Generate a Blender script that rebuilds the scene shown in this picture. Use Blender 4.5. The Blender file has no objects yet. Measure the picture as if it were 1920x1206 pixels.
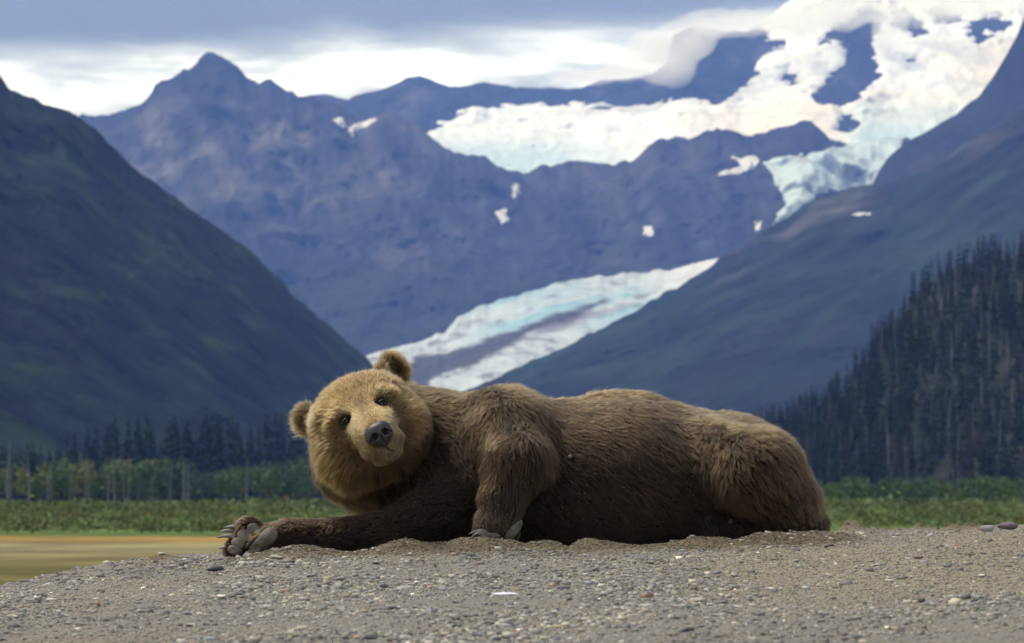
import bpy, math, random
import numpy as np
from mathutils import Vector, kdtree

random.seed(7)
rng = np.random.default_rng(7)
R = math.radians
scene = bpy.context.scene
col = scene.collection

# ------------------------------------------------------------------ camera
FPX = 6380.0                       # focal length in photograph pixels (1920 wide)
HORIZON = 930.0
PITCH = math.atan((HORIZON - 603.0) / FPX)
BEAR_D = 15.0
S = BEAR_D / FPX                   # metres per photograph pixel at the bear
cam = bpy.data.cameras.new("camera")
cam.sensor_width = 36.0
cam.lens = FPX / 1920.0 * 36.0
cam.clip_start = 0.1
cam.clip_end = 60000.0
cam.dof.use_dof = True
cam.dof.focus_distance = 14.75
cam.dof.aperture_fstop = 6.8
camo = bpy.data.objects.new("camera", cam)
camo.location = (0, 0, 0)
camo.rotation_euler = (math.pi / 2 + PITCH, 0, 0)
col.objects.link(camo)
scene.camera = camo

# ------------------------------------------------------------------ world, sun, exposure
SUN_EL, SUN_AZ = 62.0, -72.0       # azimuth measured from +Y (view direction) towards +X
world = bpy.data.worlds.new("World")
scene.world = world
world.use_nodes = True
wn, wl = world.node_tree.nodes, world.node_tree.links
wn.clear()


def N(nodes, kind, **kw):
    n = nodes.new(kind)
    for k, v in kw.items():
        if k in n.inputs:
            n.inputs[k].default_value = v
        else:
            setattr(n, k, v)
    return n


def ramp(nodes, stops, interp='LINEAR'):
    n = nodes.new('ShaderNodeValToRGB')
    cr = n.color_ramp
    cr.interpolation = interp
    while len(cr.elements) < len(stops):
        cr.elements.new(0.5)
    for e, (p, c) in zip(cr.elements, stops):
        e.position = p
        e.color = (*c, 1) if len(c) == 3 else c
    return n


sky = N(wn, 'ShaderNodeTexSky', sky_type='NISHITA', sun_disc=False)
sky.sun_elevation = R(SUN_EL)
sky.sun_rotation = R(SUN_AZ)
sky.altitude = 20
skyk = N(wn, 'ShaderNodeVectorMath', operation='SCALE')
skyk.inputs[3].default_value = 0.11
wl.new(sky.outputs[0], skyk.inputs[0])
tc = N(wn, 'ShaderNodeTexCoord')
sep = N(wn, 'ShaderNodeSeparateXYZ')
wl.new(tc.outputs['Generated'], sep.inputs[0])


def wmath(op, a, b=None, c=None, clamp=False):
    n = wn.new('ShaderNodeMath')
    n.operation = op
    n.use_clamp = clamp
    for i, v in enumerate((a, b, c)):
        if v is None:
            continue
        if isinstance(v, (int, float)):
            n.inputs[i].default_value = v
        else:
            wl.new(v, n.inputs[i])
    return n.outputs[0]


# cloud sheets: banks stretched along the horizon, the same in every direction
stretch = N(wn, 'ShaderNodeMapping')
stretch.inputs['Scale'].default_value = (1.0, 1.0, 5.5)
wl.new(tc.outputs['Generated'], stretch.inputs[0])
n1 = N(wn, 'ShaderNodeTexNoise', Scale=7.0, Detail=7.0, Roughness=0.55, Distortion=0.35)
wl.new(stretch.outputs[0], n1.inputs['Vector'])
n2 = N(wn, 'ShaderNodeTexNoise', Scale=19.0, Detail=6.0, Roughness=0.55, Distortion=0.2)
wl.new(stretch.outputs[0], n2.inputs['Vector'])
# the lower rim of the high grey-blue sheet sits about 8 degrees up and climbs towards the right
z = sep.outputs[2]
edge = wmath('MULTIPLY_ADD', sep.outputs[0], -0.05, z)
edge = wmath('MULTIPLY_ADD', wmath('SUBTRACT', n1.outputs[0], 0.5), 0.030, edge)
edge = wmath('MULTIPLY_ADD', wmath('SUBTRACT', n2.outputs[0], 0.5), 0.016, edge)
sheet = N(wn, 'ShaderNodeMapRange', interpolation_type='SMOOTHSTEP')
sheet.inputs['From Min'].default_value = 0.1275
sheet.inputs['From Max'].default_value = 0.1430
wl.new(edge, sheet.inputs[0])
n3 = N(wn, 'ShaderNodeTexNoise', Scale=2.6, Detail=6.0, Roughness=0.6)
wl.new(tc.outputs['Generated'], n3.inputs['Vector'])
high = ramp(wn, [(0.30, (0.085, 0.10, 0.155)), (0.54, (0.135, 0.155, 0.225)), (0.60, (1.6, 1.6, 1.65)), (0.70, (2.6, 2.6, 2.6))])
wl.new(n3.outputs[0], high.inputs[0])
low = ramp(wn, [(0.36, (0.34, 0.37, 0.46)), (0.49, (0.66, 0.71, 0.84)), (0.60, (1.4, 1.46, 1.65))])
wl.new(n2.outputs[0], low.inputs[0])
mixc = N(wn, 'ShaderNodeMix', data_type='RGBA')
wl.new(sheet.outputs[0], mixc.inputs[0])
wl.new(low.outputs[0], mixc.inputs[6])
wl.new(high.outputs[0], mixc.inputs[7])
mixs = N(wn, 'ShaderNodeMix', data_type='RGBA')
mixs.inputs[0].default_value = 0.88          # cloud cover
wl.new(skyk.outputs[0], mixs.inputs[6])
wl.new(mixc.outputs[2], mixs.inputs[7])
bg = N(wn, 'ShaderNodeBackground', Strength=1.0)
wl.new(mixs.outputs[2], bg.inputs[0])
wo = N(wn, 'ShaderNodeOutputWorld')
wl.new(bg.outputs[0], wo.inputs[0])

sun = bpy.data.lights.new("sun", 'SUN')
sun.energy = 2.6
sun.angle = R(14)
sun.color = (1.0, 0.95, 0.87)
suno = bpy.data.objects.new("sun", sun)
el, az = R(SUN_EL), R(SUN_AZ)
# the veiled sun stands high, a little behind the bear and on the side of its head
sdir = Vector((math.sin(az) * math.cos(el), math.cos(az) * math.cos(el), math.sin(el))).normalized()
suno.rotation_euler = sdir.to_track_quat('Z', 'Y').to_euler()
col.objects.link(suno)

vs = scene.view_settings
vs.view_transform = 'Standard'
vs.look = 'None'
vs.gamma = 1.0
vs.exposure = 0.6
vs.use_curve_mapping = False
scene.render.engine = 'CYCLES'
cy = scene.cycles
cy.use_denoising = True
cy.use_adaptive_sampling = True
cy.adaptive_threshold = 0.015
cy.max_bounces = 6
cy.diffuse_bounces = 2
cy.glossy_bounces = 2
cy.transmission_bounces = 4
cy.volume_bounces = 3
cy.transparent_max_bounces = 8
cy.sample_clamp_indirect = 6.0
scene.cycles_curves.shape = 'RIBBONS'
scene.cycles_curves.subdivisions = 2


# ------------------------------------------------------------------ helpers
def pix(x, y, D):
    """points seen at photograph pixel (x, y) that lie D metres ahead (arrays allowed)"""
    x, y, D = np.broadcast_arrays(np.asarray(x, float), np.asarray(y, float), np.asarray(D, float))
    cp, sp = math.cos(PITCH), math.sin(PITCH)
    u = (x - 960.0) / FPX
    v = -(y - 603.0) / FPX
    ry = cp - v * sp
    rz = sp + v * cp
    k = D / ry
    return np.stack([u * k, D, rz * k], -1)


def to_pix(P):
    cp, sp = math.cos(PITCH), math.sin(PITCH)
    f = P[..., 1] * cp + P[..., 2] * sp
    up = -P[..., 1] * sp + P[..., 2] * cp
    return 960 + FPX * P[..., 0] / f, 603 - FPX * up / f


def hash3(ix, iy, iz, seed):
    h = (ix.astype(np.int64) * 374761393 + iy.astype(np.int64) * 668265263 + iz.astype(np.int64) * 2147483647 + seed * 1274126177) & 0xFFFFFFFF
    h = ((h ^ (h >> 13)) * 1274126177) & 0xFFFFFFFF
    h = ((h ^ (h >> 16)) * 2246822519) & 0xFFFFFFFF
    return ((h ^ (h >> 15)) & 0xFFFFFF) / float(0xFFFFFF)


def vnoise(P, seed=0):
    """smooth value noise in -1..1, P (...,3)"""
    f = np.floor(P)
    t = P - f
    t = t * t * t * (t * (t * 6 - 15) + 10)
    i = f.astype(np.int64)
    out = 0
    for dx in (0, 1):
        wx = t[..., 0] if dx else 1 - t[..., 0]
        for dy in (0, 1):
            wy = t[..., 1] if dy else 1 - t[..., 1]
            for dz in (0, 1):
                wz = t[..., 2] if dz else 1 - t[..., 2]
                out = out + wx * wy * wz * hash3(i[..., 0] + dx, i[..., 1] + dy, i[..., 2] + dz, seed)
    return out * 2 - 1


def fbm(P, oct=4, seed=0, gain=0.5, ridged=False):
    a, s, tot = 1.0, 0.0, 0.0
    for o in range(oct):
        n = vnoise(P * (2.03 ** o) + o * 17.3, seed + o)
        s = s + a * ((1 - 2 * np.abs(n)) if ridged else n)
        tot += a
        a *= gain
    return s / tot


def sstep(a, b, x):
    t = np.clip((x - a) / (b - a), 0, 1)
    return t * t * (3 - 2 * t)


def mixa(a, b, t):
    a, b = np.asarray(a, float), np.asarray(b, float)
    return a + (b - a) * np.asarray(t)[..., None]


def poly_sd(px, py, poly):
    """signed distance (positive inside) of points to a polygon"""
    poly = np.asarray(poly, float)
    d = np.full(px.shape, 1e9)
    inside = np.zeros(px.shape, bool)
    n = len(poly)
    for k in range(n):
        a, b = poly[k], poly[(k + 1) % n]
        e = b - a
        t = np.clip(((px - a[0]) * e[0] + (py - a[1]) * e[1]) / (e @ e + 1e-9), 0, 1)
        d = np.minimum(d, np.hypot(px - a[0] - t * e[0], py - a[1] - t * e[1]))
        c = ((a[1] > py) != (b[1] > py)) & (px < e[0] * (py - a[1]) / (e[1] + 1e-12) + a[0])
        inside ^= c
    return np.where(inside, d, -d)


def mesh_obj(name, V, F, mat=None, parent=None, colr=None, smooth=False, link=True):
    me = bpy.data.meshes.new(name)
    V = np.asarray(V, np.float32)
    if isinstance(F, np.ndarray):
        nf, k = F.shape
        me.vertices.add(len(V))
        me.vertices.foreach_set('co', V.ravel())
        me.loops.add(nf * k)
        me.loops.foreach_set('vertex_index', F.astype(np.int32).ravel())
        me.polygons.add(nf)
        me.polygons.foreach_set('loop_start', np.arange(0, nf * k, k, dtype=np.int32))
        me.update(calc_edges=True)
    else:
        me.from_pydata([tuple(v) for v in V], [], F)
    if colr is not None:
        at = me.attributes.new('tint', 'FLOAT_COLOR', 'POINT')
        c4 = np.ones((len(V), 4), np.float32)
        c4[:, :3] = colr
        at.data.foreach_set('color', c4.ravel())
    if smooth:
        me.polygons.foreach_set('use_smooth', np.ones(len(me.polygons), bool))
    if mat:
        for m in (mat if isinstance(mat, (list, tuple)) else [mat]):
            me.materials.append(m)
    me.validate()
    o = bpy.data.objects.new(name, me)
    if link:
        col.objects.link(o)
    if parent:
        o.parent = parent
    return o


def tag(o, label=None, cat=None, group=None, kind=None):
    if label:
        o['label'] = label
    if cat:
        o['category'] = cat
    if group:
        o['group'] = group
    if kind:
        o['kind'] = kind
    return o


def grid_faces(nu, nv):
    i = np.arange(nu * nv).reshape(nu, nv)
    return np.stack([i[:-1, :-1], i[1:, :-1], i[1:, 1:], i[:-1, 1:]], -1).reshape(-1, 4)


# ------------------------------------------------------------------ materials
def material(name, base=(0.5, 0.5, 0.5), rough=0.8, spec=0.3, tint=False, objcol=False, noise=None, bump=None, coat=0.0, sss=0.0):
    """noise: (scale, low multiplier, high multiplier); bump: (scale, strength, distance)"""
    m = bpy.data.materials.new(name)
    m.use_nodes = True
    nd, lk = m.node_tree.nodes, m.node_tree.links
    b = nd['Principled BSDF']
    b.inputs['Roughness'].default_value = rough
    b.inputs['Specular IOR Level'].default_value = spec
    b.inputs['Coat Weight'].default_value = coat
    src = None
    if tint:
        a = nd.new('ShaderNodeAttribute')
        a.attribute_name = 'tint'
        src = a.outputs['Color']
    elif objcol:
        a = nd.new('ShaderNodeObjectInfo')
        src = a.outputs['Color']
    else:
        a = nd.new('ShaderNodeRGB')
        a.outputs[0].default_value = (*base, 1)
        src = a.outputs[0]
    tcn = nd.new('ShaderNodeTexCoord')
    if noise:
        n = N(nd, 'ShaderNodeTexNoise', Scale=noise[0], Detail=6.0, Roughness=0.6)
        lk.new(tcn.outputs['Object'], n.inputs['Vector'])
        mr = nd.new('ShaderNodeMapRange')
        mr.inputs['From Min'].default_value = 0.3
        mr.inputs['From Max'].default_value = 0.7
        mr.inputs['To Min'].default_value = noise[1]
        mr.inputs['To Max'].default_value = noise[2]
        lk.new(n.outputs[0], mr.inputs[0])
        sc = N(nd, 'ShaderNodeVectorMath', operation='SCALE')
        lk.new(src, sc.inputs[0])
        lk.new(mr.outputs[0], sc.inputs[3])
        src = sc.outputs[0]
    lk.new(src, b.inputs['Base Color'])
    if bump:
        n = N(nd, 'ShaderNodeTexNoise', Scale=bump[0], Detail=5.0, Roughness=0.65)
        lk.new(tcn.outputs['Object'], n.inputs['Vector'])
        bp = nd.new('ShaderNodeBump')
        bp.inputs['Strength'].default_value = bump[1]
        bp.inputs['Distance'].default_value = bump[2]
        lk.new(n.outputs[0], bp.inputs['Height'])
        lk.new(bp.outputs[0], b.inputs['Normal'])
    return m


M = {}
M['gravel'] = material('gravel_sand', tint=True, rough=0.95, spec=0.15, noise=(160.0, 0.55, 1.45), bump=(220.0, 0.9, 0.012))
M['pebble'] = material('pebble_stone', tint=True, rough=0.8, spec=0.25, noise=(90.0, 0.75, 1.25))
M['stone'] = material('loose_stone', objcol=True, rough=0.75, spec=0.3, noise=(40.0, 0.65, 1.35), bump=(70.0, 0.5, 0.004))
M['meadow'] = material('meadow_grass', tint=True, rough=0.95, spec=0.1, noise=(0.25, 0.7, 1.3))
M['slope'] = material('mountain_slope', tint=True, rough=0.95, spec=0.1, noise=(0.012, 0.72, 1.28), bump=(0.03, 0.8, 12.0))
M['rock'] = material('mountain_rock', tint=True, rough=0.95, spec=0.1, noise=(0.008, 0.72, 1.28), bump=(0.02, 0.9, 20.0))
M['ice'] = material('glacier_ice', tint=True, rough=0.6, spec=0.3, noise=(0.02, 0.86, 1.1), bump=(0.03, 0.6, 8.0))
M['needles'] = material('conifer_needles', (0.014, 0.024, 0.018), rough=0.9, spec=0.1, noise=(0.5, 0.6, 1.4))
M['needles_dry'] = material('dying_needles', (0.042, 0.034, 0.038), rough=0.9, spec=0.1, noise=(0.5, 0.6, 1.4))
M['bark'] = material('bark', (0.06, 0.05, 0.045), rough=0.95, spec=0.1)
M['deadwood'] = material('bleached_deadwood', (0.16, 0.15, 0.155), rough=0.9, spec=0.1, noise=(0.8, 0.7, 1.25))
M['leaves'] = material('green_leaves', tint=True, rough=0.8, spec=0.15)
M['skin'] = material('bear_hide', tint=True, rough=0.9, spec=0.1)
M['nose'] = material('bear_nose', (0.022, 0.021, 0.024), rough=0.38, spec=0.5, noise=(60, 0.7, 1.3), bump=(160.0, 0.5, 0.004))
M['nostril'] = material('nostril_shade', (0.004, 0.004, 0.004), rough=0.7, spec=0.2)
M['eye'] = material('bear_eye', (0.020, 0.010, 0.005), rough=0.12, spec=0.4)
M['lid'] = material('bear_eyelid', (0.014, 0.011, 0.010), rough=0.5, spec=0.35)
M['pad'] = material('paw_pad', (0.19, 0.165, 0.130), rough=0.85, spec=0.25, noise=(45.0, 0.5, 1.3), bump=(110.0, 1.0, 0.006))
M['claw'] = material('claw_horn', (0.16, 0.145, 0.125), rough=0.4, spec=0.45, noise=(30.0, 0.35, 1.6))


def fur_material():
    m = bpy.data.materials.new('bear_fur')
    m.use_nodes = True
    nd, lk = m.node_tree.nodes, m.node_tree.links
    nd.clear()
    out = nd.new('ShaderNodeOutputMaterial')
    h = nd.new('ShaderNodeBsdfHairPrincipled')
    h.model = 'CHIANG'
    h.parametrization = 'COLOR'
    h.inputs['Roughness'].default_value = 0.5
    h.inputs['Radial Roughness'].default_value = 0.6
    h.inputs['Coat'].default_value = 0.0
    h.inputs['IOR'].default_value = 1.4
    a = nd.new('ShaderNodeAttribute')
    a.attribute_name = 'tint'
    hi = nd.new('ShaderNodeHairInfo')
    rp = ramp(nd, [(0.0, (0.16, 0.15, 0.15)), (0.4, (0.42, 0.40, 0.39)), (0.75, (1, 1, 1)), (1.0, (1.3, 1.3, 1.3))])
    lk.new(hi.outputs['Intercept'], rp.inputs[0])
    mu = N(nd, 'ShaderNodeVectorMath', operation='MULTIPLY')
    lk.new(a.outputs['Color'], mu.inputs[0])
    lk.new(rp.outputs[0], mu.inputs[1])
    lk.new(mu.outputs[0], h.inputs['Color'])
    lk.new(h.outputs[0], out.inputs[0])
    return m


M['fur'] = fur_material()

# ------------------------------------------------------------------ gravel bank (structure) -------------
GY = [(-8, -1.75), (-5, -1.2), (0, -0.66), (9, -0.396), (12, -0.31), (14.2, -0.250), (15, -0.236), (16.0, -0.214), (16.6, -0.26), (17.5, -0.48), (19, -0.95), (21, -1.5), (23, -1.75)]
GX = [(-14, -2.0), (-7, -1.4), (-4, -0.75), (-2.75, -0.36), (-2.4, -0.215), (-2.26, -0.165), (-1.82, -0.088), (-1.38, -0.052), (-1.0, -0.02), (-0.5, 0.0),
      (0.9, 0.012), (1.35, 0.037), (1.9, 0.066), (2.4, 0.09), (4, 0.12), (8, 0.0), (14, -1.6)]
# heaped sand: photograph pixel of the top, distance, half width (px), half depth (m)
# a low berm of pushed-up sand along the bear: photograph pixel of its top
BERM = [(380, 1052), (440, 1046), (520, 1033), (548, 1024), (585, 1026), (640, 1034), (690, 1030), (728, 1013), (760, 1010), (800, 1018), (838, 1019), (866, 1011), (900, 1009), (935, 1014), (985, 1021), (1022, 1016), (1048, 1017), (1066, 1025),
        (1084, 1015), (1100, 1010), (1130, 1013), (1156, 1020), (1200, 1022), (1235, 1021), (1262, 1014), (1284, 1009), (1296, 1001), (1308, 1004), (1340, 1006), (1374, 1014), (1392, 1010), (1412, 1004), (1450, 1001), (1490, 1001), (1520, 999), (1556, 996), (1600, 1000), (1680, 1010)]
MOUNDS = [(1590, 974, 15.75, 12, 0.05), (1602, 976, 15.7, 12, 0.05), (1640, 990, 15.7, 30, 0.07), (1690, 991, 15.75, 24, 0.07), (1722, 977, 15.8, 9, 0.05), (1742, 985, 15.8, 20, 0.06), (1790, 976, 15.8, 22, 0.06), (1815, 971, 15.8, 16, 0.06), (1833, 972, 15.78, 10, 0.06),
          (300, 1043, 15.2, 34, 0.10), (1770, 1128, 11.2, 34, 0.10), (1650, 1124, 11.3, 34, 0.08)]


def base_z(x, y):
    zx = np.interp(x, [a for a, _ in GX], [b for _, b in GX])
    zy = np.interp(y, [a for a, _ in GY], [b for _, b in GY])
    # smooth the kinks a little
    zy = 0.5 * zy + 0.25 * (np.interp(y - 0.35, [a for a, _ in GY], [b for _, b in GY]) + np.interp(y + 0.35, [a for a, _ in GY], [b for _, b in GY]))
    return zy + zx


MB = []
for (mx, my, md, mw, mdep) in MOUNDS:
    p = pix(mx, my, md)
    hgt = p[2] - float(base_z(np.array(p[0]), np.array(p[1])))
    if hgt > 0:
        MB.append((p[0], p[1], hgt, mw * md / FPX, mdep))


def mound_z(x, y):
    m = np.zeros_like(x)
    for (mx, my, h, w, dp) in MB:
        q = ((x - mx) / w) ** 2 + ((y - my) / dp) ** 2
        m = np.maximum(m, h * np.exp(-q * 0.75))
    d = 14.40 + 0.05 * np.sin(x * 5.1) + 0.03 * np.sin(x * 17.0 + 1.0)
    bt = pix(np.array([a for a, _ in BERM]), np.array([b for _, b in BERM]), 14.40)
    bz = np.interp(x, bt[:, 0], bt[:, 2], left=-9, right=-9) - base_z(x, y)
    prof = np.where(y < d, np.exp(-((y - d) / 0.16) ** 2), np.exp(-((y - d) / 0.30) ** 2))
    end = sstep(bt[0, 0], bt[0, 0] + 0.12, x) * sstep(bt[-1, 0], bt[-1, 0] - 0.25, x)
    m = np.maximum(m, np.clip(bz, 0, 1) * prof * end)
    # hollows: a scuffed print in the sand
    for (hx, hy, hd, dep, w, dp) in [(1735, 1140, 10.75, 0.035, 0.09, 0.16), (1660, 1150, 10.5, 0.022, 0.07, 0.12), (1480, 1045, 13.3, 0.02, 0.06, 0.1)]:
        p = pix(hx, hy, hd)
        m = m - dep * np.exp(-(((x - p[0]) / w) ** 2 + ((y - p[1]) / dp) ** 2))
    return m


def ground_z(x, y):
    x = np.asarray(x, float)
    y = np.asarray(y, float)
    P = np.stack([x, y, np.zeros_like(x)], -1)
    m = mound_z(x, y)
    z = base_z(x, y) + m
    z = z + 0.024 * fbm(P * np.array([1.3, 0.9, 1]), 3, 11) + 0.013 * fbm(P * 5.0, 3, 21) + 0.005 * fbm(P * 22.0, 2, 31)
    z = z + np.clip(np.abs(m) / 0.03, 0, 1) * (0.010 * fbm(P * 26.0, 3, 41, 0.7))
    return z


def sandiness(x, y):
    """0 = pebbly, 1 = bare dark sand"""
    P = np.stack([x, y, np.zeros_like(x)], -1)
    n = fbm(P * np.array([0.55, 0.4, 1]), 3, 51)
    s = sstep(0.0, 0.4, n + 0.34 * sstep(0.0, 1.2, x) * sstep(14.6, 13.2, y))
    m = np.clip(np.abs(mound_z(x, y)) / 0.02, 0, 1)
    near = np.exp(-((y - 14.5) / 0.22) ** 2) * sstep(-1.3, -0.9, x) * sstep(1.75, 1.5, x)
    return np.clip(np.maximum(np.maximum(s * 0.8, m), near), 0, 1)


def axis(lo, hi, fine_lo, fine_hi, step, n_out):
    a = np.arange(fine_lo, fine_hi, step)
    t = np.linspace(0, 1, n_out + 1)[1:] ** 2
    return np.concatenate([(fine_lo - t * (fine_lo - lo))[::-1], a, fine_hi + t * (hi - fine_hi)])


gx = axis(-14, 14, -3.0, 3.0, 0.02, 24)
gy = np.concatenate([axis(-8, 14.0, 8.2, 14.0, 0.026, 14)[:-14], axis(14.0, 23, 14.0, 16.8, 0.021, 14)[14:]])
GXX, GYY = np.meshgrid(gx, gy, indexing='ij')
GZ = ground_z(GXX, GYY)
V = np.stack([GXX, GYY, GZ], -1).reshape(-1, 3)
sd = sandiness(GXX, GYY).ravel()
gn = fbm(V * np.array([3.0, 3.0, 0]), 3, 61)
gc = mixa((0.26, 0.245, 0.21), (0.30, 0.26, 0.185), np.clip(sd + 0.3 * gn, 0, 1))
damp = np.clip(np.abs(mound_z(GXX, GYY)).ravel() / 0.03, 0, 1)
gc = mixa(gc, np.array([0.125, 0.096, 0.060]), 0.9 * damp * (0.6 + 0.4 * sstep(-0.5, 0.5, gn)))
bank = mesh_obj('gravel_bank', V, grid_faces(len(gx), len(gy)), M['gravel'], colr=gc, smooth=True)
tag(bank, 'bank of grey gravel and brown sand that the bear lies on', kind='structure')

# ---- stones and pebbles on the bank
STONE_TINTS = np.array([(0.20, 0.20, 0.205), (0.17, 0.175, 0.185), (0.25, 0.24, 0.22), (0.115, 0.117, 0.122), (0.29, 0.27, 0.22), (0.18, 0.175, 0.165),
                        (0.23, 0.20, 0.155), (0.34, 0.33, 0.31), (0.175, 0.14, 0.15), (0.25, 0.165, 0.12)])
STONE_P = np.array([0.22, 0.17, 0.13, 0.11, 0.09, 0.12, 0.08, 0.05, 0.02, 0.01])


def icosphere(sub):
    t = (1 + 5 ** 0.5) / 2
    v = [(-1, t, 0), (1, t, 0), (-1, -t, 0), (1, -t, 0), (0, -1, t), (0, 1, t), (0, -1, -t), (0, 1, -t), (t, 0, -1), (t, 0, 1), (-t, 0, -1), (-t, 0, 1)]
    f = [(0, 11, 5), (0, 5, 1), (0, 1, 7), (0, 7, 10), (0, 10, 11), (1, 5, 9), (5, 11, 4), (11, 10, 2), (10, 7, 6), (7, 1, 8),
         (3, 9, 4), (3, 4, 2), (3, 2, 6), (3, 6, 8), (3, 8, 9), (4, 9, 5), (2, 4, 11), (6, 2, 10), (8, 6, 7), (9, 8, 1)]
    v = [np.array(p) / np.linalg.norm(p) for p in v]
    for _ in range(sub):
        cache, nf = {}, []
        def mid(a, b):
            k = (min(a, b), max(a, b))
            if k not in cache:
                m = v[a] + v[b]
                v.append(m / np.linalg.norm(m))
                cache[k] = len(v) - 1
            return cache[k]
        for a, b, c in f:
            ab, bc, ca = mid(a, b), mid(b, c), mid(c, a)
            nf += [(a, ab, ca), (b, bc, ab), (c, ca, bc), (ab, bc, ca)]
        f = nf
    return np.array(v), np.array(f)


def rot_z(a):
    c, s_ = np.cos(a), np.sin(a)
    o, i = np.zeros_like(c), np.ones_like(c)
    return np.stack([np.stack([c, -s_, o], -1), np.stack([s_, c, o], -1), np.stack([o, o, i], -1)], -2)


def rot_x(a):
    c, s_ = np.cos(a), np.sin(a)
    o, i = np.zeros_like(c), np.ones_like(c)
    return np.stack([np.stack([i, o, o], -1), np.stack([o, c, -s_], -1), np.stack([o, s_, c], -1)], -2)


IV = np.array([(x, y, z) for x in (-1, 1) for y in (-1, 1) for z in (-1, 1)], float) * 0.72
IF = np.array([(0, 1, 3), (0, 3, 2), (4, 6, 7), (4, 7, 5), (0, 4, 5), (0, 5, 1), (2, 3, 7), (2, 7, 6), (0, 2, 6), (0, 6, 4), (1, 5, 7), (1, 7, 3)])
N_PEB = 80000
py_ = 8.6 + (16.3 - 8.6) * rng.random(N_PEB * 2) ** 0.85
px_ = (rng.random(N_PEB * 2) * 2 - 1) * (0.155 * py_ + 0.12)
# keep the footprint of the bear free
keep = ~((px_ > -1.25) & (px_ < 1.42) & (py_ > 14.75) & (py_ < 15.6))
px_, py_ = px_[keep][:N_PEB], py_[keep][:N_PEB]
px_ = np.concatenate([px_, -1.25 + 2.7 * rng.random(10000)])
py_ = np.concatenate([py_, 14.12 + 0.5 * rng.random(10000)])
n = len(px_)
onsand = rng.random(n) < sandiness(px_, py_) * 0.93
size = np.clip(0.0022 * (1 + rng.pareto(2.9, n)), 0.0021, 0.011)
size = size * np.clip(1.1 + 0.9 * fbm(np.stack([px_ * 2.2, py_ * 1.3, px_ * 0], -1), 3, 58), 0.7, 1.9)
size = np.where(onsand, 0.0022 + 0.0022 * rng.random(n), size)
pz_ = ground_z(px_, py_)
shape = IV[None] * (1 + 0.30 * (rng.random((n, 8, 3)) * 2 - 1)) + 0.22 * (rng.random((n, 8, 3)) * 2 - 1)
shape = shape * (size[:, None] * np.stack([1.0 + 0.7 * rng.random(n), 0.8 + 0.5 * rng.random(n), 0.35 + 0.35 * rng.random(n)], -1))[:, None, :]
shape = np.einsum('nij,nkj->nki', rot_z(rng.random(n) * 6.28) @ rot_x(rng.normal(0, 0.35, n)), shape)
shape = shape + np.stack([px_, py_, pz_ + size * 0.18], -1)[:, None, :]
ptint = STONE_TINTS[rng.choice(len(STONE_TINTS), n, p=STONE_P)] * (0.55 + 0.75 * rng.random((n, 1)))
spark = rng.random(n) < 0.006
ptint[spark] = np.array([0.62, 0.6, 0.56])
ptint = ptint * np.array([1.45, 1.42, 1.27]) * (1 + 0.4 * fbm(np.stack([px_ * 1.6, py_ * 0.9, px_ * 0], -1), 3, 57))[:, None]
ptint = mixa(ptint, mixa((0.29, 0.25, 0.18), (0.150, 0.118, 0.076), np.clip(np.abs(mound_z(px_, py_)) / 0.02, 0, 1)) * (0.5 + 1.0 * rng.random((n, 1))), onsand * 0.9)
pf = (IF[None] + (np.arange(n) * 8)[:, None, None]).reshape(-1, 3)
peb = mesh_obj('pebbles', shape.reshape(-1, 3), pf, M['pebble'], parent=bank, colr=np.repeat(ptint, 8, 0))
tag(peb, kind='stuff')

IV1, IF1 = icosphere(1)


def stone_mesh(k):
    r_ = np.random.default_rng(100 + k)
    v = IV1.copy()
    for _ in range(7):                       # cleave facets
        d = r_.normal(size=3)
        d /= np.linalg.norm(d)
        lim = 0.55 + 0.3 * r_.random()
        t = v @ d
        v = v - np.maximum(t - lim, 0)[:, None] * d
    v = v * np.array([1.0 + 0.5 * r_.random(), 0.85 + 0.3 * r_.random(), 0.45 + 0.25 * r_.random()])
    v = v * (1 + 0.05 * r_.normal(size=(len(v), 1)))
    o = mesh_obj('stone', v, IF1, M['stone'], link=False)
    return o.data


STONES = [stone_mesh(k) for k in range(10)]


def add_stone(name, x, y, size, tint, mesh_i, rz, tilt=0.0, sink=0.2, parent=None, scale=(1, 1, 1)):
    o = bpy.data.objects.new(name, STONES[mesh_i])
    zz = float(ground_z(np.array([x]), np.array([y]))[0])
    o.location = (x, y, zz + size * 0.5 * scale[2] * (1 - 2 * sink))
    o.scale = (size * scale[0], size * scale[1], size * scale[2])
    o.rotation_euler = (tilt, tilt * 0.6, rz)
    o.color = (*tint, 1)
    col.objects.link(o)
    if parent:
        o.parent = parent
    return o


cnt = 0
while cnt < 290:
    y = 8.9 + 7.0 * random.random() ** 0.9
    x = (random.random() * 2 - 1) * (0.152 * y + 0.05)
    if -1.3 < x < 1.45 and 14.3 < y < 15.7:
        continue
    if random.random() < 0.8 * float(sandiness(np.array([x]), np.array([y]))[0]):
        continue
    t = STONE_TINTS[rng.choice(len(STONE_TINTS), p=STONE_P)] * 1.25 * (0.75 + 0.45 * random.random())
    add_stone('stone', x, y, 0.0075 + 0.012 * random.random() ** 2.2, t, random.randrange(10), random.random() * 6.28, random.gauss(0, 0.2), 0.22, bank)
    cnt += 1


def ground_hit(x, y):
    """where the ray of photograph pixel (x, y) meets the bank"""
    D = np.linspace(8.0, 16.4, 1700)
    P = pix(np.full_like(D, x), np.full_like(D, y), D)
    k = np.argmax(P[:, 2] < ground_z(P[:, 0], P[:, 1]))
    return P[k]


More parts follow.
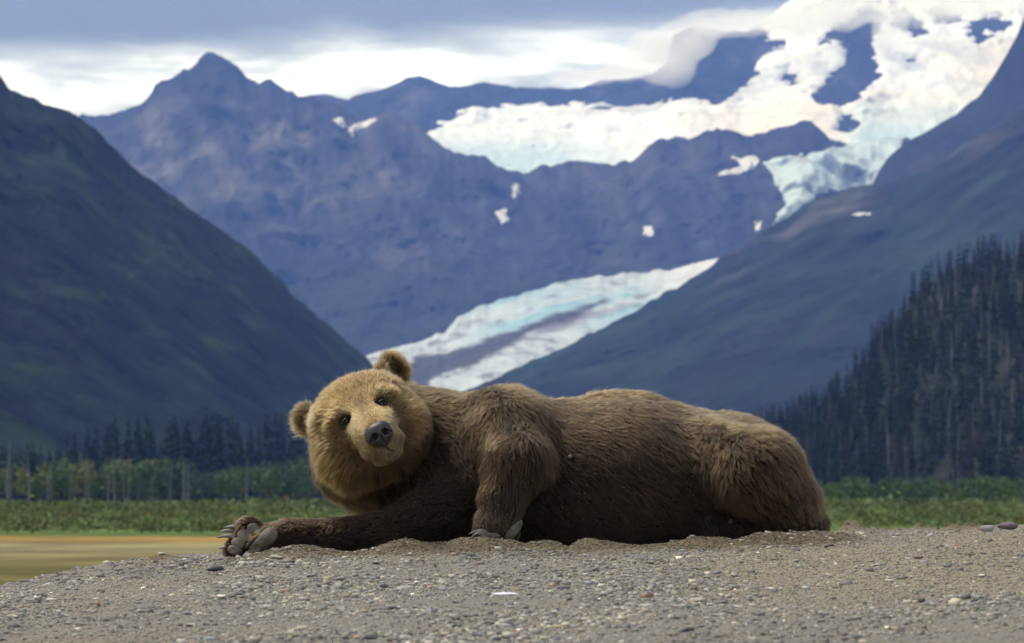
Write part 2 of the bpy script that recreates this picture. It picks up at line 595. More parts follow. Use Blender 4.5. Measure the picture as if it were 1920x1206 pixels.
def thing_stone(px, py, w, tint, mesh_i, label, group=None, scale=(1, 1, 1), at=None, sink=0.15, rz=0.0):
    p = pix(px, py, at) if at else ground_hit(px, py)
    o = add_stone('stone', float(p[0]), float(p[1]), w * float(p[1]) / FPX / 2.4, tint, mesh_i, rz, 0.0, sink, None, scale)
    tag(o, label, 'stone', group)
    return o


thing_stone(1890, 990, 40, (0.15, 0.115, 0.135), 2, 'smooth purple grey stone lying on the crest of the bank', scale=(1.05, 0.8, 0.95), at=15.3, sink=-0.1)
thing_stone(1854, 990, 30, (0.30, 0.29, 0.27), 4, 'pale grey stone beside the purple stone on the crest', scale=(1, 0.8, 1.15), at=15.25, sink=0.0)
thing_stone(945, 1117, 46, (0.82, 0.84, 0.88), 1, 'bright white flat stone on the open gravel', scale=(1.0, 0.7, 0.42))
thing_stone(404, 1070, 36, (0.075, 0.085, 0.11), 5, 'dark slate blue stone on gravel below the stretched paw', scale=(1, 0.8, 0.8))
thing_stone(519, 1048, 26, (0.38, 0.36, 0.32), 6, 'pale stone just below the large paw pad', scale=(1, 0.8, 0.9))
thing_stone(302, 1046, 18, (0.5, 0.48, 0.45), 3, 'small whitish stone on the edge where gravel meets marsh', scale=(1, 0.8, 0.7), at=15.2)
thing_stone(1722, 1047, 26, (0.20, 0.115, 0.13), 7, 'flat reddish stone half sunk in sand', scale=(1.1, 0.7, 0.5))
thing_stone(1051, 1179, 22, (0.50, 0.38, 0.20), 8, 'small ochre yellow pebble on gravel', scale=(1, 0.9, 0.9))
thing_stone(184, 1137, 18, (0.30, 0.15, 0.085), 9, 'rusty brown upright stone shard', scale=(0.7, 0.7, 1.3))
thing_stone(1903, 1049, 14, (0.6, 0.55, 0.42), 0, 'tiny cream pebble on brown sand', scale=(1, 0.9, 0.9))

# ------------------------------------------------------------------ meadow (structure)
my = np.concatenate([np.linspace(-120, 15, 10), 18 + np.linspace(0, 1, 150) ** 1.6 * 240, np.geomspace(270, 12600, 40)])
mx = np.concatenate([-np.geomspace(60, 6800, 14)[::-1], np.linspace(-55, 55, 90), np.geomspace(60, 6800, 14)])
MX, MY = np.meshgrid(mx, my, indexing='ij')
P = np.stack([MX, MY, np.zeros_like(MX)], -1)
MZ = -1.5 + 0.10 * fbm(P * 0.3, 4, 71) * (np.abs(MY) < 250)
nn = fbm(P * np.array([0.03, 0.13, 1]), 4, 72)
n4 = fbm(P * np.array([0.09, 0.3, 1]), 3, 73)
yy = MY + 9 * nn
mc = mixa((0.105, 0.086, 0.026), (0.066, 0.060, 0.020), sstep(58, 68, yy))
mc = mixa(mc, (0.125, 0.104, 0.040), sstep(69, 80, yy))
mc = mixa(mc, (0.135, 0.118, 0.058), sstep(82, 98, yy))
mc = mixa(mc, (0.200, 0.120, 0.030), 0.85 * sstep(102, 111, MY + 7 * nn + 3 * n4))
mc = mixa(mc, (0.055, 0.085, 0.022), sstep(121, 131, MY + 5 * nn + 3 * n4))
mc = mc * 1.4 * (1 + 0.5 * n4 + 0.35 * fbm(P * np.array([0.35, 0.8, 1]), 3, 74))[..., None]
mead = mesh_obj('meadow', np.stack([MX, MY, MZ], -1).reshape(-1, 3), grid_faces(len(mx), len(my)), M['meadow'], colr=mc.reshape(-1, 3), smooth=True)
tag(mead, 'flat marsh meadow of yellow and olive sedge', kind='structure')


# ------------------------------------------------------------------ mountains (structure)
def polyline(pts, n):
    pts = np.asarray(pts, float)
    a, b = max(pts[0, 0], -140), min(pts[-1, 0], 2060)        # most samples where the photograph looks
    nl = 0 if a <= pts[0, 0] else 26
    nr = 0 if b >= pts[-1, 0] else 26
    x = np.concatenate([np.linspace(pts[0, 0], a, nl + 1)[:-1], np.linspace(a, b, n - nl - nr), np.linspace(b, pts[-1, 0], nr + 1)[1:]])
    return [x] + [np.interp(x, pts[:, 0], pts[:, k]) for k in range(1, pts.shape[1])]


def loft(crest, foot, nu, nv, rough=3.0, back=0.45, zpow=1.1, seed=0, amp=(45.0, 500.0), gully=(0.5, 0.12), nb=8, strata=0):
    """crest, foot: lists of (px, py, D); a slope between them and a lee side behind the crest"""
    cx, cyy, cD = polyline(crest, nu)
    fx, fy, fD = polyline(foot, nu)
    nz = fbm(np.stack([cx * 0.06, cx * 0, cx * 0 + seed], -1), 4, seed + 3, 0.65)
    C = pix(cx, cyy - rough * nz, cD)
    F = pix(fx, fy, fD)
    v = np.linspace(0, 1, nv)
    vb = 1 + np.linspace(0, 1, nb + 1)[1:] * back
    ker = np.hanning(31)
    ker /= ker.sum()
    Cs = np.stack([np.convolve(np.pad(C[:, q], 15, mode='edge'), ker, 'valid') for q in range(3)], -1)
    w_ = (v ** 4)[None, :, None]
    Cv = C[:, None] * w_ + Cs[:, None] * (1 - w_)
    A = F[:, None] + (Cv - F[:, None]) * v[None, :, None]
    A[..., 2] = F[:, None, 2] + (Cv[..., 2] - F[:, None, 2]) * (v ** zpow)[None]
    # relief: ridges and gullies running down the slope
    q = A / amp[1]
    rid = fbm(q * np.array([1.0, 0.55, 0.35]), 5, seed + 5, 0.55, ridged=True)
    fine = fbm(q * np.array([3.2, 1.2, 1.6]) + 0.6 * rid[..., None], 4, seed + 9, 0.55)
    env = (np.clip(v * 5, 0, 1) * np.clip((1 - v) * 9, 0, 1) ** 0.7)[None]
    disp = amp[0] * (0.75 * rid + 0.4 * fine) * env
    A[..., 1] -= disp * 0.95
    A[..., 2] += disp * 0.16
    B = C[:, None] + (C - F)[:, None] * np.array([0.35, 1.0, 0])[None, None] * (vb - 1)[None, :, None]
    B[..., 2] = C[:, None, 2] - (C - F)[:, None, 2] * ((vb - 1) / back * 0.85)[None]
    return np.concatenate([A, B], 1), rid, fine, v


def pad_back(a, nb=8):
    return np.concatenate([a, np.repeat(a[:, -1:], nb, 1)], 1)


def terrain(name, P, tint, mat, label):
    o = mesh_obj(name, P.reshape(-1, 3), grid_faces(P.shape[0], P.shape[1]), mat, colr=tint.reshape(-1, 3), smooth=True)
    return tag(o, label, kind='structure')


# far range carrying the snowfield
crestB = [(300, 330, 10980), (480, 230, 10980), (560, 182, 10980), (610, 177, 10980), (650, 186, 10980), (690, 173, 10980), (722, 166, 10980), (760, 148, 10980), (788, 142, 10980), (806, 148, 10980), (840, 162, 10980), (862, 164, 10980), (905, 154, 10980),
          (940, 160, 10980), (985, 165, 10980), (1040, 165, 10980), (1090, 166, 10980), (1130, 150, 10980), (1180, 148, 10980), (1225, 138, 10980), (1250, 118, 11041), (1262, 66, 11102),
          (1300, 50, 11102), (1350, 58, 11163), (1400, 60, 11224), (1440, 38, 11285), (1480, 5, 11346), (1520, -25, 11400), (1600, -40, 11468), (1760, -40, 11468), (2000, -60, 11468), (2200, -20, 11468)]
footB = [(300, 480, 9000), (900, 420, 9000), (1400, 400, 9000), (2200, 420, 9000)]
NU, NV = 560, 170
PB, rid, fine, v = loft(crestB, footB, NU, NV, rough=3, seed=3, amp=(80.0, 300.0), zpow=1.0)
bx_, by_ = to_pix(PB)
ridp, finp = pad_back(rid), pad_back(fine)
tB = mixa((0.085, 0.088, 0.105), (0.045, 0.048, 0.066), sstep(-0.3, 0.5, ridp))
tB = mixa(tB, (0.13, 0.125, 0.13), sstep(0.15, 0.6, finp)) * 0.45
far = terrain('mountain', PB, tB, M['rock'], 'far dark rocky range rising into cloud around the snowfield')

SNOW = [(800, 262), (835, 233), (888, 208), (950, 203), (1010, 204), (1080, 199), (1140, 206), (1200, 203), (1250, 195), (1300, 191), (1350, 196), (1384, 177), (1423, 146), (1422, 116), (1436, 103), (1488, 84), (1436, 62), (1420, 40), (1440, -90),
        (1990, -90), (1990, 420), (800, 420)]
ROCKS = [[(1511, 177), (1546, 154), (1573, 127), (1588, 96), (1576, 86), (1540, 78), (1552, 58), (1580, 44), (1608, 22), (1640, 14), (1668, 30), (1640, 60), (1634, 86), (1646, 110), (1654, 143), (1623, 170), (1596, 189), (1565, 198), (1527, 189)],
         [(1668, 22), (1700, 18), (1728, 40), (1742, 62), (1716, 74), (1698, 60), (1676, 48)], [(1742, 26), (1776, 20), (1800, 34), (1778, 46), (1752, 44)],
         [(1812, 40), (1846, 26), (1880, 32), (1902, 40), (1884, 58), (1850, 60), (1836, 84), (1818, 66)]]
P_ = PB[:, :NV]
sx, sy = to_pix(P_)
sdn = poly_sd(sx, sy, SNOW) + 24 * fbm(P_ / np.array([70., 70., 38.]), 5, 81, 0.68) + 3.0
for rk in ROCKS:
    sdn = np.minimum(sdn, -poly_sd(sx, sy, rk) + 22 * fbm(P_ / np.array([60., 60., 40.]), 4, 82, 0.65))
# bare rock showing through the icefall
for (rx, ry, rr) in [(1590, 232, 20), (1480, 148, 13), (1705, 114, 8)]:
    sdn = np.minimum(sdn, np.hypot(sx - rx, (sy - ry) * 1.3) - rr + 20 * fbm(P_ / 36.0, 3, 83, 0.65))
off = np.clip(sdn, -6, 8) * 1.8
PS = P_ + off[..., None] * np.array([0, -0.8, 0.45])
warm = sstep(-0.35, 0.4, fbm(P_ / np.array([900., 700., 260.]), 3, 85))
bluish = sstep(250, 300, sy) * (1 - sstep(1000, 1250, sx)) + sstep(1560, 1660, sx) * sstep(225, 285, sy) + 0.55 * sstep(1560, 1600, sx) * sstep(180, 220, sy) * sstep(300, 250, sy)
ts = mixa((0.70, 0.73, 0.79), (0.72, 0.67, 0.60), warm * sstep(1150, 1350, sx) * 0.9)
ts = mixa(ts, (0.44, 0.58, 0.66), np.clip(bluish, 0, 1))
dirt = sstep(0.25, 0.6, fbm(P_ / np.array([700., 500., 45.]), 4, 87))
ts = mixa(ts, (0.46, 0.42, 0.40), dirt * 0.45 * sstep(950, 1150, sx) * (sy > 150))
crev = sstep(0.0, 0.45, fbm(P_ / np.array([34., 60., 26.]), 4, 89, 0.65))
ts = mixa(ts, (0.30, 0.33, 0.38), 0.75 * crev * np.exp(-((sx - 1645) / 75) ** 2 - ((sy - 215) / 34) ** 2))
ts = mixa(ts, (0.52, 0.45, 0.40), 0.7 * crev * np.exp(-((sx - 1480) / 45) ** 2 - ((sy - 165) / 26) ** 2))
ff = grid_faces(NU, NV)
ok = (sdn.ravel()[ff] > -4).any(1)
ff = ff[ok]
us, inv = np.unique(ff, return_inverse=True)
snow = mesh_obj('snowfield', PS.reshape(-1, 3)[us], inv.reshape(-1, 4), M['ice'], colr=ts.reshape(-1, 3)[us], smooth=True)
tag(snow, 'wide snowfield and icefall spilling down the far range', kind='structure')

# middle range: pointed peak and the wall below the snowfield
crestM = [(60, 330, 8970), (120, 250, 8970), (150, 217, 8970), (190, 217, 8970), (230, 205, 8970), (262, 196, 8970), (284, 176, 8970), (290, 162, 8970), (318, 146, 8970), (345, 128, 8970), (352, 132, 8970), (367, 118, 8970),
          (384, 101, 8970), (400, 96, 8970), (416, 104, 8970), (440, 121, 8970), (462, 142, 8970), (486, 155, 8970), (510, 149, 8970), (540, 170, 8970), (562, 182, 8970), (605, 184, 8970), (640, 200, 8905), (672, 226, 8840), (690, 222, 8840), (718, 214, 8775), (745, 212, 8775),
          (775, 232, 8775), (800, 252, 8710), (840, 278, 8710), (880, 292, 8710), (905, 288, 8710), (930, 312, 8710), (955, 323, 8710), (990, 322, 8710), (1025, 308, 8710), (1060, 303, 8710), (1110, 303, 8710), (1160, 306, 8710), (1186, 304, 8710),
          (1205, 284, 8710), (1230, 264, 8710), (1268, 254, 8710), (1292, 262, 8710), (1318, 245, 8710), (1345, 240, 8710), (1375, 246, 8710), (1400, 253, 8710), (1432, 251, 8710), (1465, 238, 8710), (1500, 227, 8710), (1520, 229, 8710), (1534, 238, 8710), (1556, 258, 8710),
          (1590, 272, 8710), (1640, 264, 8710), (1700, 260, 8710), (1900, 300, 8710)]
footM = [(60, 840, 6665), (600, 800, 6665), (900, 740, 6665), (1300, 640, 6975), (1900, 640, 6975)]
NU, NV = 500, 185
PM, rid, fine, v = loft(crestM, footM, NU, NV, rough=8, seed=13, amp=(110.0, 240.0), zpow=1.25)
mx_, my_ = to_pix(PM)
ridp, finp = pad_back(rid), pad_back(fine)
tM = mixa((0.105, 0.105, 0.118), (0.055, 0.060, 0.078), sstep(-0.35, 0.45, ridp))
scree = sstep(-0.05, 0.45, fbm(PM / np.array([150., 220., 110.]), 4, 91) + 0.2 * finp) * sstep(1000, 560, mx_) * sstep(150, 240, my_) * sstep(520, 330, my_)
tM = mixa(tM, (0.30, 0.285, 0.275), 0.55 * scree)
strk = fbm(np.stack([(mx_ - 0.5 * (my_ - 300) + 30 * finp) / 22., (my_ + 0.2 * mx_ + 40 * ridp) / 90., mx_ * 0], -1), 4, 93)
tM = tM * (1 + 0.7 * np.clip(strk, -0.6, 1))[..., None]
greenery = sstep(430, 640, my_ + 60 * finp)
tM = mixa(tM, (0.045, 0.052, 0.040), 0.75 * greenery)
red = sstep(0.05, 0.5, fbm(PM / 420.0, 3, 95)) * sstep(1150, 1350, mx_) * sstep(215, 260, my_) * sstep(500, 400, my_)
tM = mixa(tM, (0.26, 0.14, 0.11), 0.75 * red)
tM = tM * np.array([0.52, 0.50, 0.52]) * (1 + 0.28 * fbm(PM / np.array([60., 90., 50.]), 4, 97, 0.65))[..., None]
terrain('mountain', PM, tM, M['rock'], 'grey pointed peak and rocky wall below the snowfield')


def ice_patch(name, P_, poly, seed, label, noise_px=8, scale=14., lift=1.2, blue=0.0):
    sx, sy = to_pix(P_)
    sdn = poly_sd(sx, sy, poly) + noise_px * fbm(P_ / scale, 4, seed)
    PS = P_ + (np.clip(sdn, -5, 9) * lift)[..., None] * np.array([0, -0.8, 0.4])
    dn = sstep(-0.1, 0.4, fbm(P_ / np.array([34., 70., 60.]), 5, seed + 1, 0.65))
    tt = mixa((0.60, 0.60, 0.61), (0.40, 0.55, 0.61), blue * np.ones_like(sx))
    tt = mixa(tt, (0.20, 0.21, 0.24), dn * 0.65)
    ff = grid_faces(*P_.shape[:2])
    ff = ff[(sdn.ravel()[ff] > -3).any(1)]
    us, inv = np.unique(ff, return_inverse=True)
    o = mesh_obj(name, PS.reshape(-1, 3)[us], inv.reshape(-1, 4), M['ice'], colr=tt.reshape(-1, 3)[us], smooth=True)
    return tag(o, label, kind='structure')


PMf = PM[:, :NV]
ice_patch('icefall', PMf, [(1430, 305), (1450, 296), (1520, 288), (1604, 268), (1690, 258), (1690, 330), (1642, 345), (1612, 352), (1565, 354), (1527, 368), (1496, 396), (1446, 424), (1473, 385), (1457, 339)], 101,
          'pale blue icefall tumbling over the wall below the snowfield', 12, 40., blue=0.75)
ice_patch('snow_patch', PMf, [(1365, 290), (1390, 296), (1416, 292), (1424, 300), (1412, 318), (1380, 326), (1346, 330), (1350, 322), (1392, 310)], 103, 'forked snow tongue beside the icefall', 4)
ice_patch('snow_patch', PMf, [(628, 224), (645, 220), (652, 236), (668, 234), (700, 218), (706, 224), (660, 252), (650, 240), (632, 238)], 105, 'small snow patch in the saddle beside the pointed peak', 9)
ice_patch('snow_patch', PMf, [(960, 348), (972, 344), (974, 360), (962, 370)], 107, 'tiny snow patch high on the wall under the snowfield', 9)
ice_patch('snow_patch', PMf, [(926, 398), (945, 394), (956, 412), (942, 418)], 109, 'faint snow patch in a gully halfway down the wall', 9)
ice_patch('snow_patch', PMf, [(1206, 426), (1222, 424), (1222, 440), (1208, 440)], 111, 'small snow patch above the upper end of the glacier', 9)
ice_patch('snow_patch', PMf, [(1416, 418), (1426, 416), (1426, 432), (1416, 432)], 113, 'small snow patch below the foot of the icefall', 9)

# valley glacier
up = [(640, 690, 5482), (686, 668, 5738), (765, 647, 5865), (836, 624, 6056), (857, 600, 6184), (890, 580, 6311), (973, 553, 6502), (1077, 524, 6758), (1140, 514, 6885), (1265, 503, 7140), (1315, 491, 7268), (1352, 480, 7331), (1440, 470, 7395)]
lo = [(640, 740, 5148), (765, 742, 5214), (860, 735, 5280), (911, 716, 5346), (965, 700, 5412), (1032, 662, 5676), (1098, 640, 5808), (1161, 620, 5940), (1202, 600, 6072), (1261, 560, 6336), (1315, 540, 6600), (1440, 520, 6732)]
ux, uy, uD = polyline(up, 300)
lx, ly, lD = polyline(lo, 300)
uy = uy + 5 * fbm(np.stack([ux / 22., ux * 0, ux * 0], -1), 4, 127)
v = np.linspace(0, 1, 90)[None, :, None]
U, L = pix(ux, uy, uD)[:, None], pix(lx, ly, lD)[:, None]
PG = U + (L - U) * v
PG[..., 2] += (np.sin(v[..., 0] * math.pi) ** 0.7) * 6.0
st = fbm(np.stack([PG[..., 0] / 260., np.broadcast_to(v[..., 0] * 9, PG.shape[:2]), PG[..., 0] * 0], -1), 4, 121)
cr = fbm(PG / np.array([34., 60., 34.]), 5, 123, 0.68)
PG[..., 2] += 4.5 * cr + 5 * st
PG[:, 0, 2] -= 25
gx_, gy_ = to_pix(PG)
tg = mixa((0.44, 0.49, 0.53), (0.26, 0.43, 0.52), sstep(-0.3, 0.4, st + 0.3 * cr) * sstep(830, 960, gx_) * sstep(1300, 1180, gx_))
tg = mixa(tg, (0.15, 0.16, 0.20), 0.9 * sstep(0.1, 0.5, cr - 0.4 * st))
MOR = [(700, 760), (740, 690), (790, 668), (840, 664), (905, 640), (975, 612), (1040, 592), (1100, 572), (1140, 560), (1100, 585), (1050, 606), (1015, 616), (985, 632), (930, 658), (915, 668), (880, 684), (838, 700), (815, 714), (812, 760)]
md = poly_sd(gx_, gy_, MOR) + 20 * fbm(PG / np.array([110., 160., 60.]), 5, 125, 0.65)
tg = mixa(tg, (0.034, 0.032, 0.042), sstep(-4, 6, md))
tg = mixa(tg, (0.62, 0.64, 0.66), 0.8 * sstep(1180, 1290, gx_))
md2 = 6 * cr + poly_sd(gx_, gy_, [(905, 668), (990, 624), (1090, 590), (1150, 570), (1230, 548), (1180, 580), (1080, 612), (1000, 640)]) + 12 * cr
tg = mixa(tg, (0.17, 0.165, 0.20), 0.7 * sstep(-2, 6, md2))
gl = mesh_obj('glacier', PG.reshape(-1, 3), grid_faces(300, 90), M['ice'], colr=tg.reshape(-1, 3), smooth=True)
tag(gl, 'pale blue valley glacier with dark moraine stripes between the mountains', kind='structure')

# dark ridge behind the near slope on the snowfield side
crestR = [(1440, 470, 6864), (1560, 400, 6864), (1635, 347, 6864), (1646, 322, 6864), (1662, 300, 6864), (1682, 280, 6864), (1702, 266, 6864), (1732, 250, 6864), (1762, 231, 6864), (1790, 216, 6864), (1815, 196, 6864), (1836, 180, 6864), (1856, 152, 6864), (1872, 128, 6864),
          (1886, 104, 6864), (1906, 68, 6864), (1922, 28, 6864), (1960, -20, 6864), (2060, -120, 6864), (2300, -140, 6864), (3000, -60, 6864), (3600, -160, 6864)]
footR = [(1440, 640, 6090), (2300, 640, 5800), (3600, 640, 5800)]
PR, rid, fine, v = loft(crestR, footR, 300, 120, rough=3, seed=23, amp=(60.0, 220.0), zpow=1.1)
ridp, finp = pad_back(rid), pad_back(fine)
rx_, ry_ = to_pix(PR)
tR = mixa((0.026, 0.028, 0.034), (0.014, 0.016, 0.024), sstep(-0.3, 0.5, ridp))
tR = mixa(tR, (0.06, 0.055, 0.055), 0.7 * sstep(0.15, 0.6, finp) * sstep(260, 360, ry_))
terrain('mountain', PR, tR, M['rock'], 'steep dark ridge bordering the snowfield')

# near slope under that ridge, green and gullied
crestN = [(700, 800, 4500), (800, 762, 4500), (850, 742, 4500), (920, 714, 4575), (970, 690, 4650), (1020, 666, 4725), (1070, 645, 4800), (1110, 622, 4875), (1160, 600, 4950), (1200, 578, 5025), (1240, 551, 5100), (1280, 534, 5175), (1312, 514, 5250), (1346, 486, 5250), (1376, 470, 5250),
          (1410, 446, 5325), (1442, 426, 5325), (1475, 411, 5400), (1500, 391, 5400), (1530, 371, 5400), (1565, 361, 5400), (1600, 353, 5400), (1640, 348, 5400), (1690, 340, 5400), (1740, 318, 5400), (1790, 286, 5400), (1850, 245, 5400), (1920, 204, 5400), (2050, 120, 5400), (2350, 60, 5400), (2900, -40, 5400), (3500, 60, 5400), (4200, 20, 5400)]
footN = [(700, 938, 3150), (1300, 938, 2850), (2350, 938, 2550), (4200, 938, 2550)]
NU, NV = 380, 170
PN, rid, fine, v = loft(crestN, footN, NU, NV, rough=6, seed=33, amp=(50.0, 180.0), zpow=1.05)
nx_, ny_ = to_pix(PN)
ridp, finp = pad_back(rid), pad_back(fine)
# gully streaks slant down the fall line
stk = fbm(np.stack([(nx_ + 1.35 * ny_) / 42., (ny_ - 0.7 * nx_) / 260., nx_ * 0], -1), 4, 131)
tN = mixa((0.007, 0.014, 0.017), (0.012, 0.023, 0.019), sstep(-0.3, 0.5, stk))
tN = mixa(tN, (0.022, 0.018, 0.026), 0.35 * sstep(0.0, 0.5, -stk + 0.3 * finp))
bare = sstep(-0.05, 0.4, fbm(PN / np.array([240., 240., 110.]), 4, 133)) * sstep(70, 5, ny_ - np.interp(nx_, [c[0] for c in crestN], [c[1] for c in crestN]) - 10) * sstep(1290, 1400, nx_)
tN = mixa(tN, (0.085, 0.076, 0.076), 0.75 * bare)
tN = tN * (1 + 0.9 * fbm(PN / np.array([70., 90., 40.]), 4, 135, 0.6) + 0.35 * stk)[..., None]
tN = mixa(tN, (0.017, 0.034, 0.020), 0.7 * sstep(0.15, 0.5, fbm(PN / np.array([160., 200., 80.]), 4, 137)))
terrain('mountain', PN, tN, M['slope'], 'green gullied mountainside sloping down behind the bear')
ice_patch('snow_patch', PN[:, :NV], [(1596, 402), (1612, 399), (1634, 399), (1630, 403), (1610, 404)], 115, 'thin snow streak on the bare shoulder of the green mountainside', 3, 14., 1.0)

# dark green mountain on the stretched paw's side
crestL = [(-2300, -240, 2554), (-1700, -120, 2554), (-1250, -260, 2554), (-850, -230, 2554), (-500, -160, 2554), (-200, 10, 2607), (-60, 100, 2660), (0, 144, 2660), (18, 164, 2660), (36, 178, 2660), (60, 181, 2660), (80, 192, 2660), (112, 206, 2660), (142, 216, 2681), (166, 231, 2702), (190, 254, 2724), (215, 280, 2745), (240, 305, 2766), (280, 334, 2787), (320, 362, 2808),
          (352, 392, 2831), (390, 411, 2873), (430, 440, 2894), (470, 470, 2937), (500, 500, 2958), (525, 520, 2979), (546, 551, 3000), (580, 580, 3044), (620, 611, 3086), (660, 646, 3139), (690, 670, 3192), (710, 694, 3192), (760, 730, 3192), (860, 800, 3192), (960, 870, 3192)]
footL = [(-2300, 938, 1500), (-500, 938, 1500), (0, 938, 1600), (500, 938, 1900), (960, 938, 2300)]
PL, rid, fine, v = loft(crestL, footL, NU, NV, rough=7, seed=43, amp=(34.0, 105.0), zpow=1.05)
lx_, ly_ = to_pix(PL)
ridp, finp = pad_back(rid), pad_back(fine)
stk = fbm(np.stack([(lx_ - 1.2 * ly_) / 46., (ly_ + 0.8 * lx_) / 280., lx_ * 0], -1), 4, 141)
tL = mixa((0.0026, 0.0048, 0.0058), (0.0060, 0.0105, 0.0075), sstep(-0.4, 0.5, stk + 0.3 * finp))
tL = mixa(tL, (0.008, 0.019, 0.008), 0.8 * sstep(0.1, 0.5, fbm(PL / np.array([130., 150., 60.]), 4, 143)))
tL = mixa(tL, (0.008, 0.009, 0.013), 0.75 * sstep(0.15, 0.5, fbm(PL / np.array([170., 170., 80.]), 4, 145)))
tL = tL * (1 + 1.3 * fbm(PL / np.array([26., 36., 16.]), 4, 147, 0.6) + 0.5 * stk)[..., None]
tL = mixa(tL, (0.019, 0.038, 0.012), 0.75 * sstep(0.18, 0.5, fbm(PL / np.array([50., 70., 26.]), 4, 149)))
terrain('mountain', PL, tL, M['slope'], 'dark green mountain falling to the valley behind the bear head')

# forested hill
crestH = [(1180, 926, 1350), (1260, 908, 1350), (1340, 840, 1360), (1430, 822, 1370), (1510, 790, 1380), (1560, 752, 1390), (1600, 708, 1400), (1640, 655, 1400), (1672, 612, 1410), (1702, 572, 1410), (1742, 532, 1420), (1790, 500, 1430), (1850, 484, 1430), (1920, 479, 1430), (2040, 465, 1430), (2300, 500, 1430), (2700, 560, 1430), (3200, 720, 1430), (3600, 928, 1430)]
footH = [(1180, 932, 1050), (1500, 932, 1000), (2300, 932, 960), (3600, 932, 960)]
PH, rid, fine, v = loft(crestH, footH, 160, 60, rough=2, seed=53, amp=(6.0, 90.0), zpow=1.0)
tH = mixa((0.014, 0.019, 0.013), (0.028, 0.030, 0.022), sstep(-0.3, 0.4, pad_back(fine)))
terrain('hill', PH, tH, M['slope'], 'steep wooded hill beyond the bear rump')


# ------------------------------------------------------------------ trees
def tube(pts, radii, sides=6):
    pts = np.asarray(pts, float)
    V, F = [], []
    for k, (p, r_) in enumerate(zip(pts, radii)):
        t = pts[min(k + 1, len(pts) - 1)] - pts[max(k - 1, 0)]
        t = t / (np.linalg.norm(t) + 1e-9)
        a = np.cross(t, (0.31, 0.95, 0.1) if abs(t[2]) > 0.8 else (0, 0, 1))
        a /= np.linalg.norm(a)
        b = np.cross(t, a)
        for s_ in range(sides):
            an = 2 * math.pi * s_ / sides
            V.append(p + r_ * (math.cos(an) * a + math.sin(an) * b))
    for k in range(len(pts) - 1):
        for s_ in range(sides):
            i, j = k * sides + s_, k * sides + (s_ + 1) % sides
            F.append((i, j, j + sides, i + sides))
    return V, F


def conifer(seed, H=1.0, width=0.13, gap=0.08, dens=1.0, levels=17):
    """needle boughs of a spruce of height 1"""
    r_ = random.Random(seed)
    V, F = [], []
    for k in range(levels):
        t = (k + r_.random() * 0.6) / levels
        zc = gap + (1 - gap) * t
        L = width * (1 - t) ** 0.75 * (0.75 + 0.5 * r_.random()) + 0.012
        nb = max(4, int(8 * (1 - 0.5 * t) * dens))
        a0 = r_.random() * 6.28
        for b in range(nb):
            if r_.random() < 0.12:
                continue
            an = a0 + 6.283 * (b + 0.6 * r_.random()) / nb
            l = L * (0.65 + 0.6 * r_.random())
            dr = 0.35 * l + 0.02 * r_.random()
            c, s_ = math.cos(an), math.sin(an)
            w = 0.30 * l + 0.008
            i = len(V)
            V += [(0, 0, zc + 0.02), (c * l * 0.55 - s_ * w, s_ * l * 0.55 + c * w, zc - dr * 0.5), (c * l, s_ * l, zc - dr), (c * l * 0.55 + s_ * w, s_ * l * 0.55 - c * w, zc - dr * 0.5),
                  (c * l * 0.5, s_ * l * 0.5, zc - dr * 0.5 - 0.045)]
            F += [(i, i + 1, i + 2, i + 3), (i, i + 4, i + 2)]
    return np.array(V), F


def spruce_trunk():
    return tube([(0, 0, 0), (0, 0, 0.45), (0, 0, 0.97)], [0.014, 0.009, 0.002], 5)


def dead_tree(seed):
    r_ = random.Random(seed)
    lean = (r_.gauss(0, 0.009), r_.gauss(0, 0.009))
    pts = [(lean[0] * t * 6 * t, lean[1] * t * 6 * t, t) for t in (0, 0.3, 0.6, 1.0)]
    V, F = tube(pts, [0.022, 0.017, 0.012, 0.004], 6)
    BV, BF = [], []
    for k in range(34):
        t = 0.12 + 0.82 * r_.random()
        an = r_.random() * 6.28
        l = 0.075 * (1.1 - t) * (0.4 + r_.random()) + 0.012
        x0, y0 = lean[0] * t * t * 6, lean[1] * t * t * 6
        v, f = tube([(x0, y0, t), (x0 + math.cos(an) * l, y0 + math.sin(an) * l, t - 0.2 * l + 0.02 * r_.gauss(0, 1))], [0.0045, 0.0015], 3)
        o = len(BV)
        BV += v
        BF += [tuple(i + o for i in q) for q in f]
    return (V, F), (BV, BF)


def leafy(seed, n=420, tall=1.0):
    """leaf clumps in several lobes, height 1"""
    r_ = np.random.default_rng(seed)
    lobes = [(r_.normal(0, 0.16), r_.normal(0, 0.16), 0.34 + 0.5 * r_.random(), 0.15 + 0.10 * r_.random()) for _ in range(9)]
    V, C = [], []
    for k in range(n):
        lx, ly, lz, lr = lobes[k % len(lobes)]
        d = r_.normal(size=3)
        d /= np.linalg.norm(d)
        c = np.array([lx, ly, lz]) + d * lr * (0.55 + 0.5 * r_.random())
        a = r_.normal(size=3)
        a /= np.linalg.norm(a)
        b = np.cross(a, r_.normal(size=3))
        b /= np.linalg.norm(b)
        s_ = 0.035 + 0.03 * r_.random()
        V += [c - a * s_, c - b * s_ * 0.6, c + a * s_, c + b * s_ * 0.6]
        C.append(0.7 + 0.6 * r_.random())
    V = np.array(V)
    F = np.arange(len(V)).reshape(-1, 4)
    return V, F, np.repeat(C, 4)


